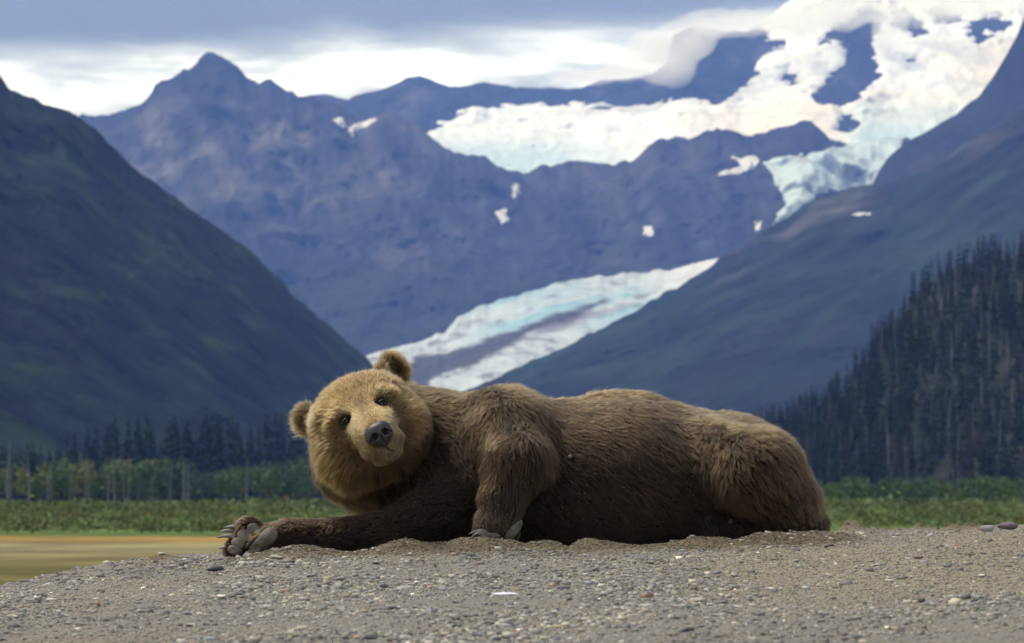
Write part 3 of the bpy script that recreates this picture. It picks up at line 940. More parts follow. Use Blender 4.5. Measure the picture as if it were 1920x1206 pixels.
CON = []
for k in range(6):
    v, f = conifer(200 + k, width=0.10 + 0.02 * (k % 3), gap=0.05 + 0.03 * (k % 2))
    CON.append(mesh_obj('crown', v, f, M['needles'], link=False).data)
LCON = []
for k in range(4):
    v, f = conifer(220 + k, width=0.13 + 0.02 * (k % 2), gap=0.06, dens=0.75, levels=11)
    LCON.append(mesh_obj('crown', v, f, M['needles'], link=False).data)
DRY = []
for k in range(3):
    v, f = conifer(230 + k, width=0.085, gap=0.12, dens=0.75)
    DRY.append(mesh_obj('crown', v, f, M['needles_dry'], link=False).data)
tv, tf = spruce_trunk()
TRUNK = mesh_obj('trunk', tv, tf, M['bark'], link=False).data
DEAD = []
for k in range(5):
    (a, b), (c, d) = dead_tree(250 + k)
    DEAD.append((mesh_obj('trunk', a, b, M['deadwood'], link=False).data, mesh_obj('branches', c, d, M['deadwood'], link=False).data))
LEAF_TINTS = [(0.085, 0.125, 0.042), (0.064, 0.104, 0.042), (0.150, 0.148, 0.038), (0.050, 0.086, 0.046)]
LEAFM = []
for k in range(8):
    v, f, c = leafy(270 + k)
    LEAFM.append(mesh_obj('crown', v, f, M['leaves'], colr=np.array(LEAF_TINTS[k % 4])[None] * c[:, None], link=False).data)
YEL = {LEAFM[2].name, LEAFM[6].name}
v, f = tube([(0, 0, 0), (0.01, 0, 0.3), (0.0, 0.01, 0.62)], [0.022, 0.016, 0.006], 5)
LTRUNK = mesh_obj('trunk', v, f, M['bark'], link=False).data


def place_tree(name, loc, H, parts, label, cat, group, wide=1.0, sizes=None):
    if sizes:                                   # say which: its height among its like
        w = 'short' if H < sizes[0] else 'tall' if H > sizes[1] else 'middle sized'
        label, group = w + ' ' + label, w + ' ' + group
    e = bpy.data.objects.new(name, None)
    e.location = loc
    e.scale = (H * wide, H * wide, H)
    e.rotation_euler = (random.gauss(0, 0.015), random.gauss(0, 0.015), random.random() * 6.28)
    e.empty_display_size = 0.2
    col.objects.link(e)
    tag(e, label, cat, group)
    for pn, me in parts:
        o = bpy.data.objects.new(pn, me)
        if pn == 'branches':
            o['kind'] = 'stuff'
        o.parent = e
        col.objects.link(o)
    return e


def tree_at(px, D, top, z=-1.5):
    """base point and height of a tree whose tip shows at photograph row top"""
    b = pix(px, 930, D)
    b[2] = z
    t = pix(px, top, D)
    return tuple(b), float(t[2] - z)


# spruces of the dark stand across the marsh
left_tops = [(-40, 842), (0, 838), (60, 826), (110, 812), (150, 800), (190, 792), (225, 775), (255, 770), (300, 790), (340, 772), (365, 764), (385, 758), (410, 775), (440, 768), (470, 785), (500, 770), (530, 764), (560, 790), (620, 790), (700, 800)]
for k in range(130):
    px = -40 + 680 * random.random()
    top = np.interp(px, [a for a, _ in left_tops], [b for _, b in left_tops]) + abs(random.gauss(0, 26))
    D = 1080 + 260 * random.random()
    loc, H = tree_at(px, D, top)
    if random.random() < 0.17:
        place_tree('spruce_tree', loc, H, [('crown', random.choice(DRY)), ('trunk', TRUNK)], 'thin rusty brown dying spruce in the stand across the marsh', 'tree', 'dying spruces across the marsh')
    else:
        place_tree('spruce_tree', loc, H, [('crown', random.choice(CON)), ('trunk', TRUNK)], 'dark green spruce in the stand across the marsh', 'tree', 'spruces in the stand across the marsh', sizes=(27, 34))
# nearer dark spruces at the marsh edge
for px, top in [(5, 832), (50, 836), (62, 820), (95, 840), (118, 850), (142, 838), (180, 852), (205, 848), (228, 842), (-20, 836), (262, 862)]:
    loc, H = tree_at(px, 760 + 60 * random.random(), top)
    place_tree('spruce_tree', loc, H, [('crown', random.choice(CON)), ('trunk', TRUNK)], 'tall dark spruce among bleached snags at the marsh edge', 'tree', 'spruces among the snags')
# bleached snags
for px, top, base in [(14, 826, 935), (20, 850, 935), (55, 845, 936), (90, 868, 936), (97, 880, 936), (160, 850, 936), (166, 872, 936), (202, 855, 936), (215, 848, 936), (232, 868, 938), (240, 880, 936), (318, 862, 936), (345, 856, 936), (352, 866, 936), (462, 856, 936), (132, 890, 936), (258, 895, 936), (285, 892, 936), (422, 905, 936), (580, 905, 936)]:
    loc, H = tree_at(px, 640 + 50 * random.random(), top)
    a, b = random.choice(DEAD)
    place_tree('dead_tree', loc, H, [('trunk', a), ('branches', b)], 'bleached grey dead trunk standing at the marsh edge', 'dead tree', 'bleached snags at the marsh edge', wide=0.75 + 0.5 * random.random())
# leafy trees on the marsh side
for k in range(105):
    px = -30 + 680 * random.random()
    D = 690 + 240 * random.random()
    top = np.interp(px, [0, 150, 240, 300, 420, 560, 640], [868, 856, 846, 858, 872, 862, 858]) + abs(random.gauss(0, 18))
    loc, H = tree_at(px, D, top)
    me = LEAFM[random.choice([0, 1, 1, 3, 3, 4, 5, 7] if px > 300 else [0, 2, 4, 6, 1, 5])]
    place_tree('leafy_tree', loc, H, [('crown', me), ('trunk', LTRUNK)], ('yellowish' if me.name in YEL else 'green') + ' leafy tree in the belt across the marsh', 'tree', 'leafy trees across the marsh', wide=0.95, sizes=(6.5, 9))
# leafy thicket below the wooded hill
for k in range(75):
    px = 1500 + 470 * random.random()
    D = 520 + 200 * random.random()
    top = 893 + abs(random.gauss(0, 16)) + 4 * math.sin(px * 0.05)
    loc, H = tree_at(px, D, top)
    place_tree('leafy_tree', loc, H, [('crown', LEAFM[random.choice([0, 1, 1, 3, 5, 4, 7])]), ('trunk', LTRUNK)], 'bushy green willow in the thicket below the wooded hill', 'tree', 'willows below the wooded hill', wide=1.15, sizes=(3.6, 4.8))
# spruces on the hill: the nearest and largest as single trees, the rest as one wood
PHf = PH[:, :60]
pts = []
hx = polyline(crestH, 160)[0]
while len(pts) < 3000:
    u = float(np.interp(1235 + 1365 * random.random(), hx, np.arange(160)))
    w = random.random() * 58.9
    i, j = min(int(u), 158), int(w)
    p = PHf[i, j] * (1 - (w - j)) + PHf[i, j + 1] * (w - j)
    pts.append(p + (PHf[i + 1, j] - PHf[i, j]) * (u - i))
pts.sort(key=lambda p: p[1])
nV, nF, nM, off0 = [], [], [], 0
for k, p in enumerate(pts):
    H = 9.5 + 5.5 * random.random()
    dry = random.random() < 0.15
    snag = random.random() < 0.09
    loc = (p[0], p[1], p[2] - 0.8)
    if k % 9 == 0 and to_pix(p)[0] < 1950:
        if snag:
            a, b = random.choice(DEAD)
            place_tree('dead_tree', loc, H, [('trunk', a), ('branches', b)], 'grey dead trunk among spruces on the wooded hill', 'dead tree', 'dead trunks on the wooded hill')
        elif dry:
            place_tree('spruce_tree', loc, H, [('crown', random.choice(DRY)), ('trunk', TRUNK)], 'sparse brown dying spruce on the wooded hill', 'tree', 'dying spruces on the wooded hill')
        else:
            place_tree('spruce_tree', loc, H, [('crown', random.choice(CON)), ('trunk', TRUNK)], 'dark spruce on the wooded hill beyond the bear rump', 'tree', 'spruces on the wooded hill', sizes=(11.3, 13.2))
    else:
        me = random.choice(DEAD)[0] if snag else random.choice(DRY) if dry else random.choice(LCON)
        vv = np.empty(len(me.vertices) * 3, np.float32)
        me.vertices.foreach_get('co', vv)
        vv = vv.reshape(-1, 3) * H
        a = random.random() * 6.28
        ca, sa = math.cos(a), math.sin(a)
        vv = np.stack([vv[:, 0] * ca - vv[:, 1] * sa, vv[:, 0] * sa + vv[:, 1] * ca, vv[:, 2]], -1) + np.array(loc)
        nV.append(vv)
        for q in me.polygons:
            nF.append(tuple(i + off0 for i in q.vertices))
            nM.append(2 if snag else 1 if dry else 0)
        off0 += len(vv)
wood = mesh_obj('forest', np.concatenate(nV), nF, [M['needles'], M['needles_dry'], M['deadwood']])
wood.data.polygons.foreach_set('material_index', np.array(nM, np.int32))
tag(wood, 'dense spruce forest covering the wooded hill', 'forest', kind='stuff')

# low willow scrub and sedge between marsh and trees: a mass nobody could count
sv, sf, sc_, o0 = [], [], [], 0
r2 = np.random.default_rng(5)
for k in range(2300):
    right = k % 3 == 0
    px = (1480 + 520 * r2.random()) if right else (-60 + 780 * r2.random())
    if k >= 1500:                       # beyond the photograph's edges and behind the bear
        px = [-900 + 840 * r2.random(), 720 + 760 * r2.random(), 2000 + 800 * r2.random()][k % 3]
    D = 134 * (470 / 134) ** r2.random() if not right else 150 * (560 / 150) ** r2.random()
    b = pix(px, 930, D)
    H = (0.25 + 0.3 * r2.random()) + 0.0022 * (D - 130) * (0.4 + 0.9 * r2.random() ** 1.5)
    if r2.random() < 0.12 and D > 240:
        H *= 1.8
    W = H * (1.2 + 1.2 * r2.random())
    m = 34
    ctr = r2.normal(size=(m, 3)) * np.array([0.42, 0.42, 0.2]) + np.array([0, 0, 0.5])
    ctr = ctr * np.array([W, W, H]) + np.array([b[0], b[1], -1.5])
    ctr[:, 2] = np.maximum(ctr[:, 2], -1.5)
    s_ = (0.10 + 0.10 * r2.random((m, 1))) * max(H, 0.5)
    a = r2.normal(size=(m, 3))
    a /= np.linalg.norm(a, axis=1, keepdims=True)
    c = np.cross(a, r2.normal(size=(m, 3)))
    c /= np.linalg.norm(c, axis=1, keepdims=True)
    q = np.stack([ctr - a * s_, ctr - c * s_ * 0.6, ctr + a * s_, ctr + c * s_ * 0.6], 1)
    t = np.array([(0.080, 0.108, 0.034), (0.060, 0.086, 0.028), (0.108, 0.122, 0.044), (0.074, 0.088, 0.036)][r2.integers(4)]) * (0.8 + 1.0 * r2.random())
    if r2.random() < 0.05:
        t = np.array((0.15, 0.085, 0.03))
    sv.append(q.reshape(-1, 3))
    sc_.append(np.repeat(t[None] * (0.7 + 0.6 * r2.random((m, 1))), 4, 0))
sv = np.concatenate(sv)
scrub = mesh_obj('shrubbery', sv, np.arange(len(sv)).reshape(-1, 4), M['leaves'], colr=np.concatenate(sc_))
tag(scrub, 'low green willow scrub along the far edge of the marsh', 'shrubs', kind='stuff')
# the belt of trees goes on beyond the photograph's edges and behind the bear
bv, bf, bm, bc, o0 = [], [], [], [], 0
for k in range(230):
    px = [-1000 + 950 * random.random(), 650 + 600 * random.random(), -1000 + 950 * random.random(), 2000 + 900 * random.random()][k % 4]
    if k % 4 == 3:
        me, D, top = LEAFM[random.choice([0, 1, 3, 5])], 520 + 200 * random.random(), 897 + abs(random.gauss(0, 14))
    elif k % 8 < 4:
        me, D, top = random.choice(CON), 1080 + 260 * random.random(), 795 + abs(random.gauss(0, 26))
    else:
        me, D, top = LEAFM[random.choice([0, 1, 3, 5, 7])], 690 + 240 * random.random(), 864 + abs(random.gauss(0, 16))
    loc, H = tree_at(px, D, top)
    vv = np.empty(len(me.vertices) * 3, np.float32)
    me.vertices.foreach_get('co', vv)
    vv = vv.reshape(-1, 3) * H
    leaf = me.name not in {m_.name for m_ in CON}
    ct = np.array([0.06, 0.095, 0.036]) * (0.7 + 0.6 * rng.random((len(vv) // 4 + 1, 1))) if leaf else np.array([[0.014, 0.024, 0.018]])
    ct = np.repeat(ct, 4, 0)[:len(vv)] if leaf else np.repeat(ct, len(vv), 0)
    bv.append(vv + np.array(loc))
    bc.append(ct)
    bf += [tuple(i + o0 for i in q.vertices) for q in me.polygons]
    o0 += len(vv)
belt = mesh_obj('treeline', np.concatenate(bv), bf, M['leaves'], colr=np.concatenate(bc))
tag(belt, 'belt of spruce and leafy trees continuing along the valley floor', 'trees', kind='stuff')

# ------------------------------------------------------------------ the bear
def bp_(x, y, dy=0.0):
    return pix(x, y, BEAR_D + dy * S)


HC = bp_(691, 806, -88)                                     # middle of the skull
roll, yaw = R(27.5), R(6.5)
e_r0 = np.array([math.cos(roll), 0, math.sin(roll)])
e_f0 = np.array([0, -1.0, 0])
e_u = np.array([-math.sin(roll), 0, math.cos(roll)])
e_f = math.cos(yaw) * e_f0 + math.sin(yaw) * e_r0
e_r = math.cos(yaw) * e_r0 - math.sin(yaw) * e_f0
HM = np.stack([e_r, -e_u, e_f])                             # rows: right, down, forward


def hd(r_, d, f):
    return HC + S * (r_ * e_r - d * e_u + f * e_f)


HEAD_PRIMS, BODY_PRIMS = [], []
# regions: flow vector, hair length (m), tint, lift
REG = {
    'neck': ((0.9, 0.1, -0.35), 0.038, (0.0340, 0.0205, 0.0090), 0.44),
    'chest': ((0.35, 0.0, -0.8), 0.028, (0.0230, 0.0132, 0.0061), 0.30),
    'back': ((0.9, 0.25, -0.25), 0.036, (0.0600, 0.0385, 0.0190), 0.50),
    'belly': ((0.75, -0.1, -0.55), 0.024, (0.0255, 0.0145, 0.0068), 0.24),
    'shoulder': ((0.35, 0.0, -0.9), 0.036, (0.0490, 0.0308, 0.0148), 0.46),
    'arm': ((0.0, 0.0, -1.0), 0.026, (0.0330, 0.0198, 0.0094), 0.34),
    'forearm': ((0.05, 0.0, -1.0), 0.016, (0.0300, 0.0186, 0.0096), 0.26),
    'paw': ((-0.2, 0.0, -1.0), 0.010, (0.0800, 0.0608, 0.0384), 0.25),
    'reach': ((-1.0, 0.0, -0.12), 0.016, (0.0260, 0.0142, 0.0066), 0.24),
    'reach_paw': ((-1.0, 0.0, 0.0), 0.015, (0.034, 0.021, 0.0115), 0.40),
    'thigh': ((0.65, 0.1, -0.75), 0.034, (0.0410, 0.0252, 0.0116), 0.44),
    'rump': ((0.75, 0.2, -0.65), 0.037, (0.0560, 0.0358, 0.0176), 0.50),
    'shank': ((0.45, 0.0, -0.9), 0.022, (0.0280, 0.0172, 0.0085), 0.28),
}


def cone(a, b, ra, rb, k, reg, op='u'):
    BODY_PRIMS.append(('cone', bp_(*a), bp_(*b), ra * S, rb * S, k * S, reg, op))


def ell(c, rad, k, reg, rot=0.0, op='u'):
    m = np.array([[math.cos(rot), 0, math.sin(rot)], [0, 1, 0], [-math.sin(rot), 0, math.cos(rot)]])
    BODY_PRIMS.append(('ell', bp_(*c), np.array(rad) * S, m, None, k * S, reg, op))


# trunk
cone((905, 897, 40), (1180, 900, 40), 143, 144, 30, 'belly')
cone((1180, 900, 40), (1340, 912, 40), 144, 122, 30, 'belly')
ell((1140, 925, -25), (215, 92, 118), 40, 'belly')
cone((955, 868, 75), (1200, 868, 85), 112, 112, 24, 'back')
cone((1200, 866, 85), (1372, 886, 75), 112, 103, 24, 'back')
ell((1160, 788, 70), (95, 24, 50), 24, 'back')
# neck and chest
cone((745, 820, 30), (880, 856, 50), 98, 110, 30, 'neck')
cone((655, 872, -20), (740, 905, 5), 62, 76, 26, 'neck')
cone((775, 918, 0), (905, 912, 5), 86, 110, 30, 'chest')
# arm that hangs in front of the chest
ell((950, 816, -10), (98, 84, 88), 34, 'shoulder')
cone((958, 822, -60), (970, 868, -120), 78, 60, 30, 'arm')
cone((968, 868, -128), (942, 935, -150), 61, 40, 16, 'arm')
ell((1002, 868, -112), (34, 44, 40), 22, 'arm', 0.3)
cone((942, 935, -150), (938, 975, -160), 40, 35, 12, 'forearm')
ell((932, 986, -166), (44, 22, 34), 12, 'paw', -0.45)
ell((908, 996, -176), (22, 12, 20), 8, 'paw', -0.4)
# arm stretched along the ground
cone((850, 945, -60), (735, 996, -88), 66, 36, 30, 'reach')
cone((735, 996, -88), (620, 1002, -92), 37, 27, 16, 'reach')
cone((620, 1002, -92), (540, 1001, -94), 27, 28, 12, 'reach')
ell((497, 1008, -94), (42, 33, 20), 12, 'reach_paw', 0.45)
for (tx, ty) in [(474, 992), (458, 1004), (446, 1018), (440, 1031), (462, 985)]:
    ell((tx, ty, -97), (19.5, 14.5, 15), 9, 'reach_paw', 0.35)
# hind quarters
ell((1382, 914, 50), (116, 106, 116), 34, 'rump')
cone((1325, 856, -15), (1425, 888, -106), 70, 78, 24, 'thigh')
cone((1425, 884, -108), (1476, 940, -98), 78, 58, 14, 'thigh')
cone((1476, 940, -98), (1518, 984, -76), 57, 31, 16, 'shank')
ell((1450, 938, 5), (74, 84, 86), 28, 'rump', 0.25)
ell((1503, 988, -72), (48, 20, 38), 14, 'shank')
cone((1330, 985, -40), (1430, 1000, -60), 40, 34, 20, 'belly')


def hcone(a, b, ra, rb, k, op='u'):
    HEAD_PRIMS.append(('cone', hd(*a), hd(*b), ra * S, rb * S, k * S, 'head', op))


def hell(c, rad, k, op='u', spin=0.0):
    m = np.array([[math.cos(spin), math.sin(spin), 0], [-math.sin(spin), math.cos(spin), 0], [0, 0, 1]]) @ HM
    HEAD_PRIMS.append(('ell', hd(*c), np.array(rad) * S, m, None, k * S, 'head', op))


hell((-2, -8, -5), (101, 93, 90), 18)
hell((0, -46, 30), (78, 46, 48), 26)
hell((-62, 24, 12), (46, 54, 54), 24)
hell((58, 22, 12), (44, 52, 54), 24)
hell((-4, 48, 10), (74, 42, 60), 26)
hcone((0, -20, 56), (0, 8, 112), 50, 40, 36)
hcone((0, 8, 100), (0, 20, 129), 39, 32, 12)
hell((0, 40, 122), (42, 24, 32), 12)
hell((0, 60, 112), (29, 14, 28), 8)
for s_ in (-1, 1):
    hell((s_ * 42, -46, 70), (30, 12, 15), 16, spin=s_ * 0.3)
    hell((s_ * 36.5, -31, 100), (14, 7, 10), 10, 's')
hell((-90, -70, -20), (21, 26, 14), 9, spin=0.5)
hell((-95, -74, -2), (12, 15, 14), 5, 's')
hell((98, -80, -22), (20, 29, 16), 9, spin=-0.15)
hell((70, -84, -16), (24, 12, 14), 12, spin=-0.3)
hell((90, -82, -4), (10, 17, 14), 5, 's')
PRIMS = BODY_PRIMS + HEAD_PRIMS


def prim_sd(p, X):
    if p[0] == 'cone':
        _, a, b, ra, rb = p[:5]
        ab = (b - a).astype(np.float32)
        d = X - a.astype(np.float32)
        t = np.clip((d @ ab) / float(ab @ ab), 0, 1)
        d = d - t[..., None] * ab
        return np.sqrt((d * d).sum(-1)) - (ra + (rb - ra) * t)
    _, c, rad, m = p[:4]
    q = (X - c.astype(np.float32)) @ m.T.astype(np.float32)
    q1 = q / rad.astype(np.float32)
    k0 = np.sqrt((q1 * q1).sum(-1)) + 1e-6
    q2 = q1 / rad.astype(np.float32)
    k1 = np.sqrt((q2 * q2).sum(-1)) + 1e-6
    return k0 * (k0 - 1) / k1


HRES = 0.0072
lo3 = np.array([bp_(392, 0)[0], BEAR_D - 260 * S, bp_(0, 1062, -100)[2]])
hi3 = np.array([bp_(1575, 0)[0], BEAR_D + 225 * S, bp_(0, 648)[2] + 0.02])
dims = np.ceil((hi3 - lo3) / HRES).astype(int) + 1
AX = [(lo3[k] + HRES * np.arange(dims[k])).astype(np.float32) for k in range(3)]
SDF = np.full(dims, 0.12, np.float32)
for p in PRIMS:
    k = p[5]
    if p[0] == 'cone':
        r_ = max(p[3], p[4]) + k + 0.03
        b0, b1 = np.minimum(p[1], p[2]) - r_, np.maximum(p[1], p[2]) + r_
    else:
        r_ = p[2].max() + k + 0.03
        b0, b1 = p[1] - r_, p[1] + r_
    i0 = np.clip(((b0 - lo3) / HRES).astype(int), 0, dims)
    i1 = np.clip(((b1 - lo3) / HRES).astype(int) + 2, 0, dims)
    sl = tuple(slice(a, b) for a, b in zip(i0, i1))
    if any(a >= b for a, b in zip(i0, i1)):
        continue
    X = np.stack(np.meshgrid(*[AX[q][sl[q]] for q in range(3)], indexing='ij'), -1)
    d = prim_sd(p, X).astype(np.float32)
    f = SDF[sl]
    if p[7] == 'u':
        h = np.clip(0.5 + 0.5 * (f - d) / k, 0, 1)
        SDF[sl] = f * (1 - h) + d * h - k * h * (1 - h)
    else:
        h = np.clip(0.5 - 0.5 * (f + d) / k, 0, 1)
        SDF[sl] = f * (1 - h) - d * h + k * h * (1 - h)


def surface_nets(f, origin, h):
    s = f < 0
    nx, ny, nz = f.shape
    cnt = np.zeros((nx - 1, ny - 1, nz - 1), np.int8)
    cor = [(i, j, k) for i in (0, 1) for j in (0, 1) for k in (0, 1)]
    for i, j, k in cor:
        cnt += s[i:nx - 1 + i, j:ny - 1 + j, k:nz - 1 + k]
    act = np.argwhere((cnt > 0) & (cnt < 8))
    idx = np.full(cnt.shape, -1, np.int32)
    idx[act[:, 0], act[:, 1], act[:, 2]] = np.arange(len(act))
    acc = np.zeros((len(act), 3))
    num = np.zeros(len(act))
    for a in cor:
        for ax in range(3):
            if a[ax]:
                continue
            b = list(a)
            b[ax] = 1
            fa = f[act[:, 0] + a[0], act[:, 1] + a[1], act[:, 2] + a[2]]
            fb = f[act[:, 0] + b[0], act[:, 1] + b[1], act[:, 2] + b[2]]
            x = (fa < 0) != (fb < 0)
            t = np.where(x, fa / np.where(x, fa - fb, 1), 0)
            p = np.array(a, float)[None] + 0
            p = np.repeat(p, len(act), 0)
            p[:, ax] += t
            acc[x] += p[x]
            num[x] += 1
    V = (act + acc / num[:, None]) * h + origin
    F = []
    for ax in range(3):
        o1, o2 = (ax + 1) % 3, (ax + 2) % 3
        sl0 = [slice(1, -1)] * 3
        sl1 = [slice(1, -1)] * 3
        sl0[ax], sl1[ax] = slice(0, -1), slice(1, None)
        A, B = s[tuple(sl0)], s[tuple(sl1)]
        e = np.argwhere(A != B)
        up = A[e[:, 0], e[:, 1], e[:, 2]]
        e = e + 1
        e[:, ax] -= 1
        def cell(d1, d2):
            q = e.copy()
            q[:, o1] += d1
            q[:, o2] += d2
            return idx[q[:, 0], q[:, 1], q[:, 2]]
        quad = np.stack([cell(-1, -1), cell(0, -1), cell(0, 0), cell(-1, 0)], -1)
        quad[~up] = quad[~up][:, ::-1]
        F.append(quad)
    F = np.concatenate(F)
    return V, F[(F >= 0).all(1)]


def grid_sample(P, G=SDF):
    q = np.clip((P - lo3) / HRES, 0, np.array(dims) - 1.001)
    i = q.astype(int)
    t = q - i
    out = 0
    for a in (0, 1):
        for b in (0, 1):
            for c in (0, 1):
                w = (t[:, 0] if a else 1 - t[:, 0]) * (t[:, 1] if b else 1 - t[:, 1]) * (t[:, 2] if c else 1 - t[:, 2])
                out = out + w * G[i[:, 0] + a, i[:, 1] + b, i[:, 2] + c]
    return out


def front(px, py, deeper=0.0):
    """first point of the bear's surface on the ray of a photograph pixel"""
    D = np.linspace(BEAR_D - 258 * S, BEAR_D + 200 * S, 900)
    P = pix(np.full_like(D, px), np.full_like(D, py), D)
    d = grid_sample(P)
    k = int(np.argmax(d < 0)) if (d < 0).any() else int(np.argmin(d))
    return pix(px, py, D[k] + deeper * S)


BV, BF = surface_nets(SDF, lo3, HRES)
print('bear verts', len(BV), 'faces', len(BF), 'dims', dims)
v0, v1, v2, v3 = (BV[BF[:, k]] for k in range(4))
fn = np.cross(v2 - v0, v3 - v1)
farea = np.linalg.norm(fn, axis=1) * 0.5
fn = fn / (2 * farea[:, None] + 1e-12)
EYES = [front(650, 791), front(715, 758)]


def head_local(P):
    return (P - HC) @ HM.T / S


def furry(P):
    """flow, length, tint, lift at surface points"""
    W = np.zeros(len(P))
    flow, ln, tn, lf = np.zeros((len(P), 3)), np.zeros(len(P)), np.zeros((len(P), 3)), np.zeros(len(P))
    P32 = P.astype(np.float32)
    for p in BODY_PRIMS:
        d = prim_sd(p, P32)
        w = np.exp(-np.maximum(d, -0.02) / 0.022)
        fl, L, t, l = REG[p[6]]
        flow += w[:, None] * np.array(fl)
        ln += w * L
        tn += w[:, None] * np.array(t)
        lf += w * l
        W += w
    flow /= W[:, None]
    ln /= W
    tn /= W[:, None]
    lf /= W
    # the head: hair runs back from the nose
    dh = np.full(len(P), 9.0)
    for p in HEAD_PRIMS:
        if p[7] == 'u':
            dh = np.minimum(dh, prim_sd(p, P32))
    dbody = np.full(len(P), 9.0)
    for p in BODY_PRIMS:
        dbody = np.minimum(dbody, prim_sd(p, P32))
    wh = sstep(-0.012, 0.03, dbody - dh)
    L = head_local(P)
    r_, d_, f_ = L[:, 0], L[:, 1], L[:, 2]
    away = np.stack([r_, d_ - 18, np.minimum(f_ - 170, -25) * 0.6], -1)
    away /= np.linalg.norm(away, axis=1, keepdims=True)
    away[:, 1] += 0.18
    hflow = away @ HM
    muz = sstep(70, 122, f_) * sstep(62, 34, np.abs(r_))
    face = sstep(20, 80, f_)
    hl = 0.034 - 0.015 * face - 0.0085 * muz
    hl = hl + 0.018 * sstep(45, 95, d_) * (1 - muz) + 0.014 * sstep(70, 105, np.abs(r_)) * sstep(-30, 20, d_)
    ear = sstep(30, 22, np.hypot(np.abs(r_) - 104, d_ + 81) - 14)
    hl = hl * (1 - ear) + ear * 0.032
    ht = np.tile(np.array([0.215, 0.130, 0.052]), (len(P), 1))
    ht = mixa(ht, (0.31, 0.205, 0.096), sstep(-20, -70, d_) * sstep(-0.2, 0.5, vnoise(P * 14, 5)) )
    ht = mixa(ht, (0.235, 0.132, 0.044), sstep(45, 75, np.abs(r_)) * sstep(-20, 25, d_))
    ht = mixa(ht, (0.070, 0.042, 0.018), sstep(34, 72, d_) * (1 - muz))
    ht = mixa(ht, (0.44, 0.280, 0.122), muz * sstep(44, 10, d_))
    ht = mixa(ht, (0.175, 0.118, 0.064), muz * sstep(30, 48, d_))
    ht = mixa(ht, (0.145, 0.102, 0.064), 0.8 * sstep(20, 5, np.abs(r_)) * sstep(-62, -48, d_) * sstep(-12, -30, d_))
    for e in EYES:
        q = np.linalg.norm((P - e) * np.array([1, 0.6, 1]), axis=1) / S
        ht = mixa(ht, (0.055, 0.036, 0.022), 0.8 * sstep(21, 11, q))
        hl = hl * (1 - 0.7 * sstep(26, 12, q))
    # side shading of the muzzle, painted into the fur as darker brown
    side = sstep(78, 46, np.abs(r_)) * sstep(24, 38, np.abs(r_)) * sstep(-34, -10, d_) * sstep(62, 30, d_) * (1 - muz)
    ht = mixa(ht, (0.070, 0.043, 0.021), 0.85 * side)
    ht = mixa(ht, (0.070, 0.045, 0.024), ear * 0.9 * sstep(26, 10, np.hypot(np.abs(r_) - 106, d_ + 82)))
    ht = mixa(ht, (0.20, 0.142, 0.080), ear * sstep(18, 30, np.hypot(np.abs(r_) - 106, d_ + 82)) * 0.7)
    ht = ht * np.array([0.98, 0.93, 0.78])
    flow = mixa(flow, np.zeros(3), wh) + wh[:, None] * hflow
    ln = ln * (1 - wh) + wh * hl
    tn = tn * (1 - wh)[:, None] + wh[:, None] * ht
    lf = lf * (1 - wh) + wh * (0.42 - 0.12 * muz - 0.05 * face + 0.2 * ear)
    return flow, ln, tn, lf, wh, muz


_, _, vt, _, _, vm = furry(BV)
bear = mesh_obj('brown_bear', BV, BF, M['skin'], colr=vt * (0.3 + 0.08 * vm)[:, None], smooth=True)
tag(bear, 'large brown bear lying on its side on the gravel, head raised towards the viewer', 'bear')


# nose, cut from its own small field
def small_field(prims, lo, hi, h):
    dm = np.ceil((hi - lo) / h).astype(int) + 1
    ax = [(lo[k] + h * np.arange(dm[k])).astype(np.float32) for k in range(3)]
    X = np.stack(np.meshgrid(*ax, indexing='ij'), -1)
    f = np.full(dm, 1.0, np.float32)
    for p in prims:
        k = p[5]
        d = prim_sd(p, X).astype(np.float32)
        if p[7] == 'u':
            hh = np.clip(0.5 + 0.5 * (f - d) / k, 0, 1)
            f = f * (1 - hh) + d * hh - k * hh * (1 - hh)
        else:
            hh = np.clip(0.5 - 0.5 * (f + d) / k, 0, 1)
            f = f * (1 - hh) - d * hh + k * hh * (1 - hh)
    return surface_nets(f, lo, h)


save = HEAD_PRIMS
HEAD_PRIMS = []
hell((0, 13, 160), (23, 14, 14), 4)
hell((0, 24, 163), (22, 17, 12), 10)
hell((0, 38, 157), (9, 9, 10), 6)
for s_ in (-1, 1):
    hell((s_ * 15, 24, 161), (9, 11, 11), 5)
    hell((s_ * 11, 23, 177), (7.5, 6.2, 12), 2.5, 's', spin=s_ * 0.5)
    hcone((s_ * 15, 25, 172), (s_ * 23, 31, 166), 3.2, 1.8, 2.0, 's')
hcone((0, 24, 175), (0, 48, 165), 1.6, 1.6, 2.0, 's')
NOSE_PRIMS, HEAD_PRIMS = HEAD_PRIMS, save
nc = hd(0, 22, 158)
nv_, nf_ = small_field(NOSE_PRIMS, nc - 0.085, nc + 0.085, 0.0021)
nose = mesh_obj('nose', nv_, nf_, M['nose'], parent=bear, smooth=True)
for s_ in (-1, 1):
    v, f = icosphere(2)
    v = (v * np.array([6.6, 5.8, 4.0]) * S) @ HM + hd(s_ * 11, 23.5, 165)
    mesh_obj('nostril', v, f, M['nostril'], parent=nose, smooth=True)  # near-black ball stands in for the shade inside the nostril


def tube_mesh(name, pts, rad, sides, mat, parent, flat=1.0):
    v, f = tube(pts, rad, sides)
    n0 = len(v)
    v = list(v) + [np.asarray(pts[0]), np.asarray(pts[-1])]
    f = list(f) + [((s + 1) % sides, s, n0) for s in range(sides)] + [(n0 - 1 - (sides - 1) + s, n0 - 1 - (sides - 1) + (s + 1) % sides, n0 + 1) for s in range(sides)]
    return mesh_obj(name, v, f, mat, parent=parent, smooth=True)


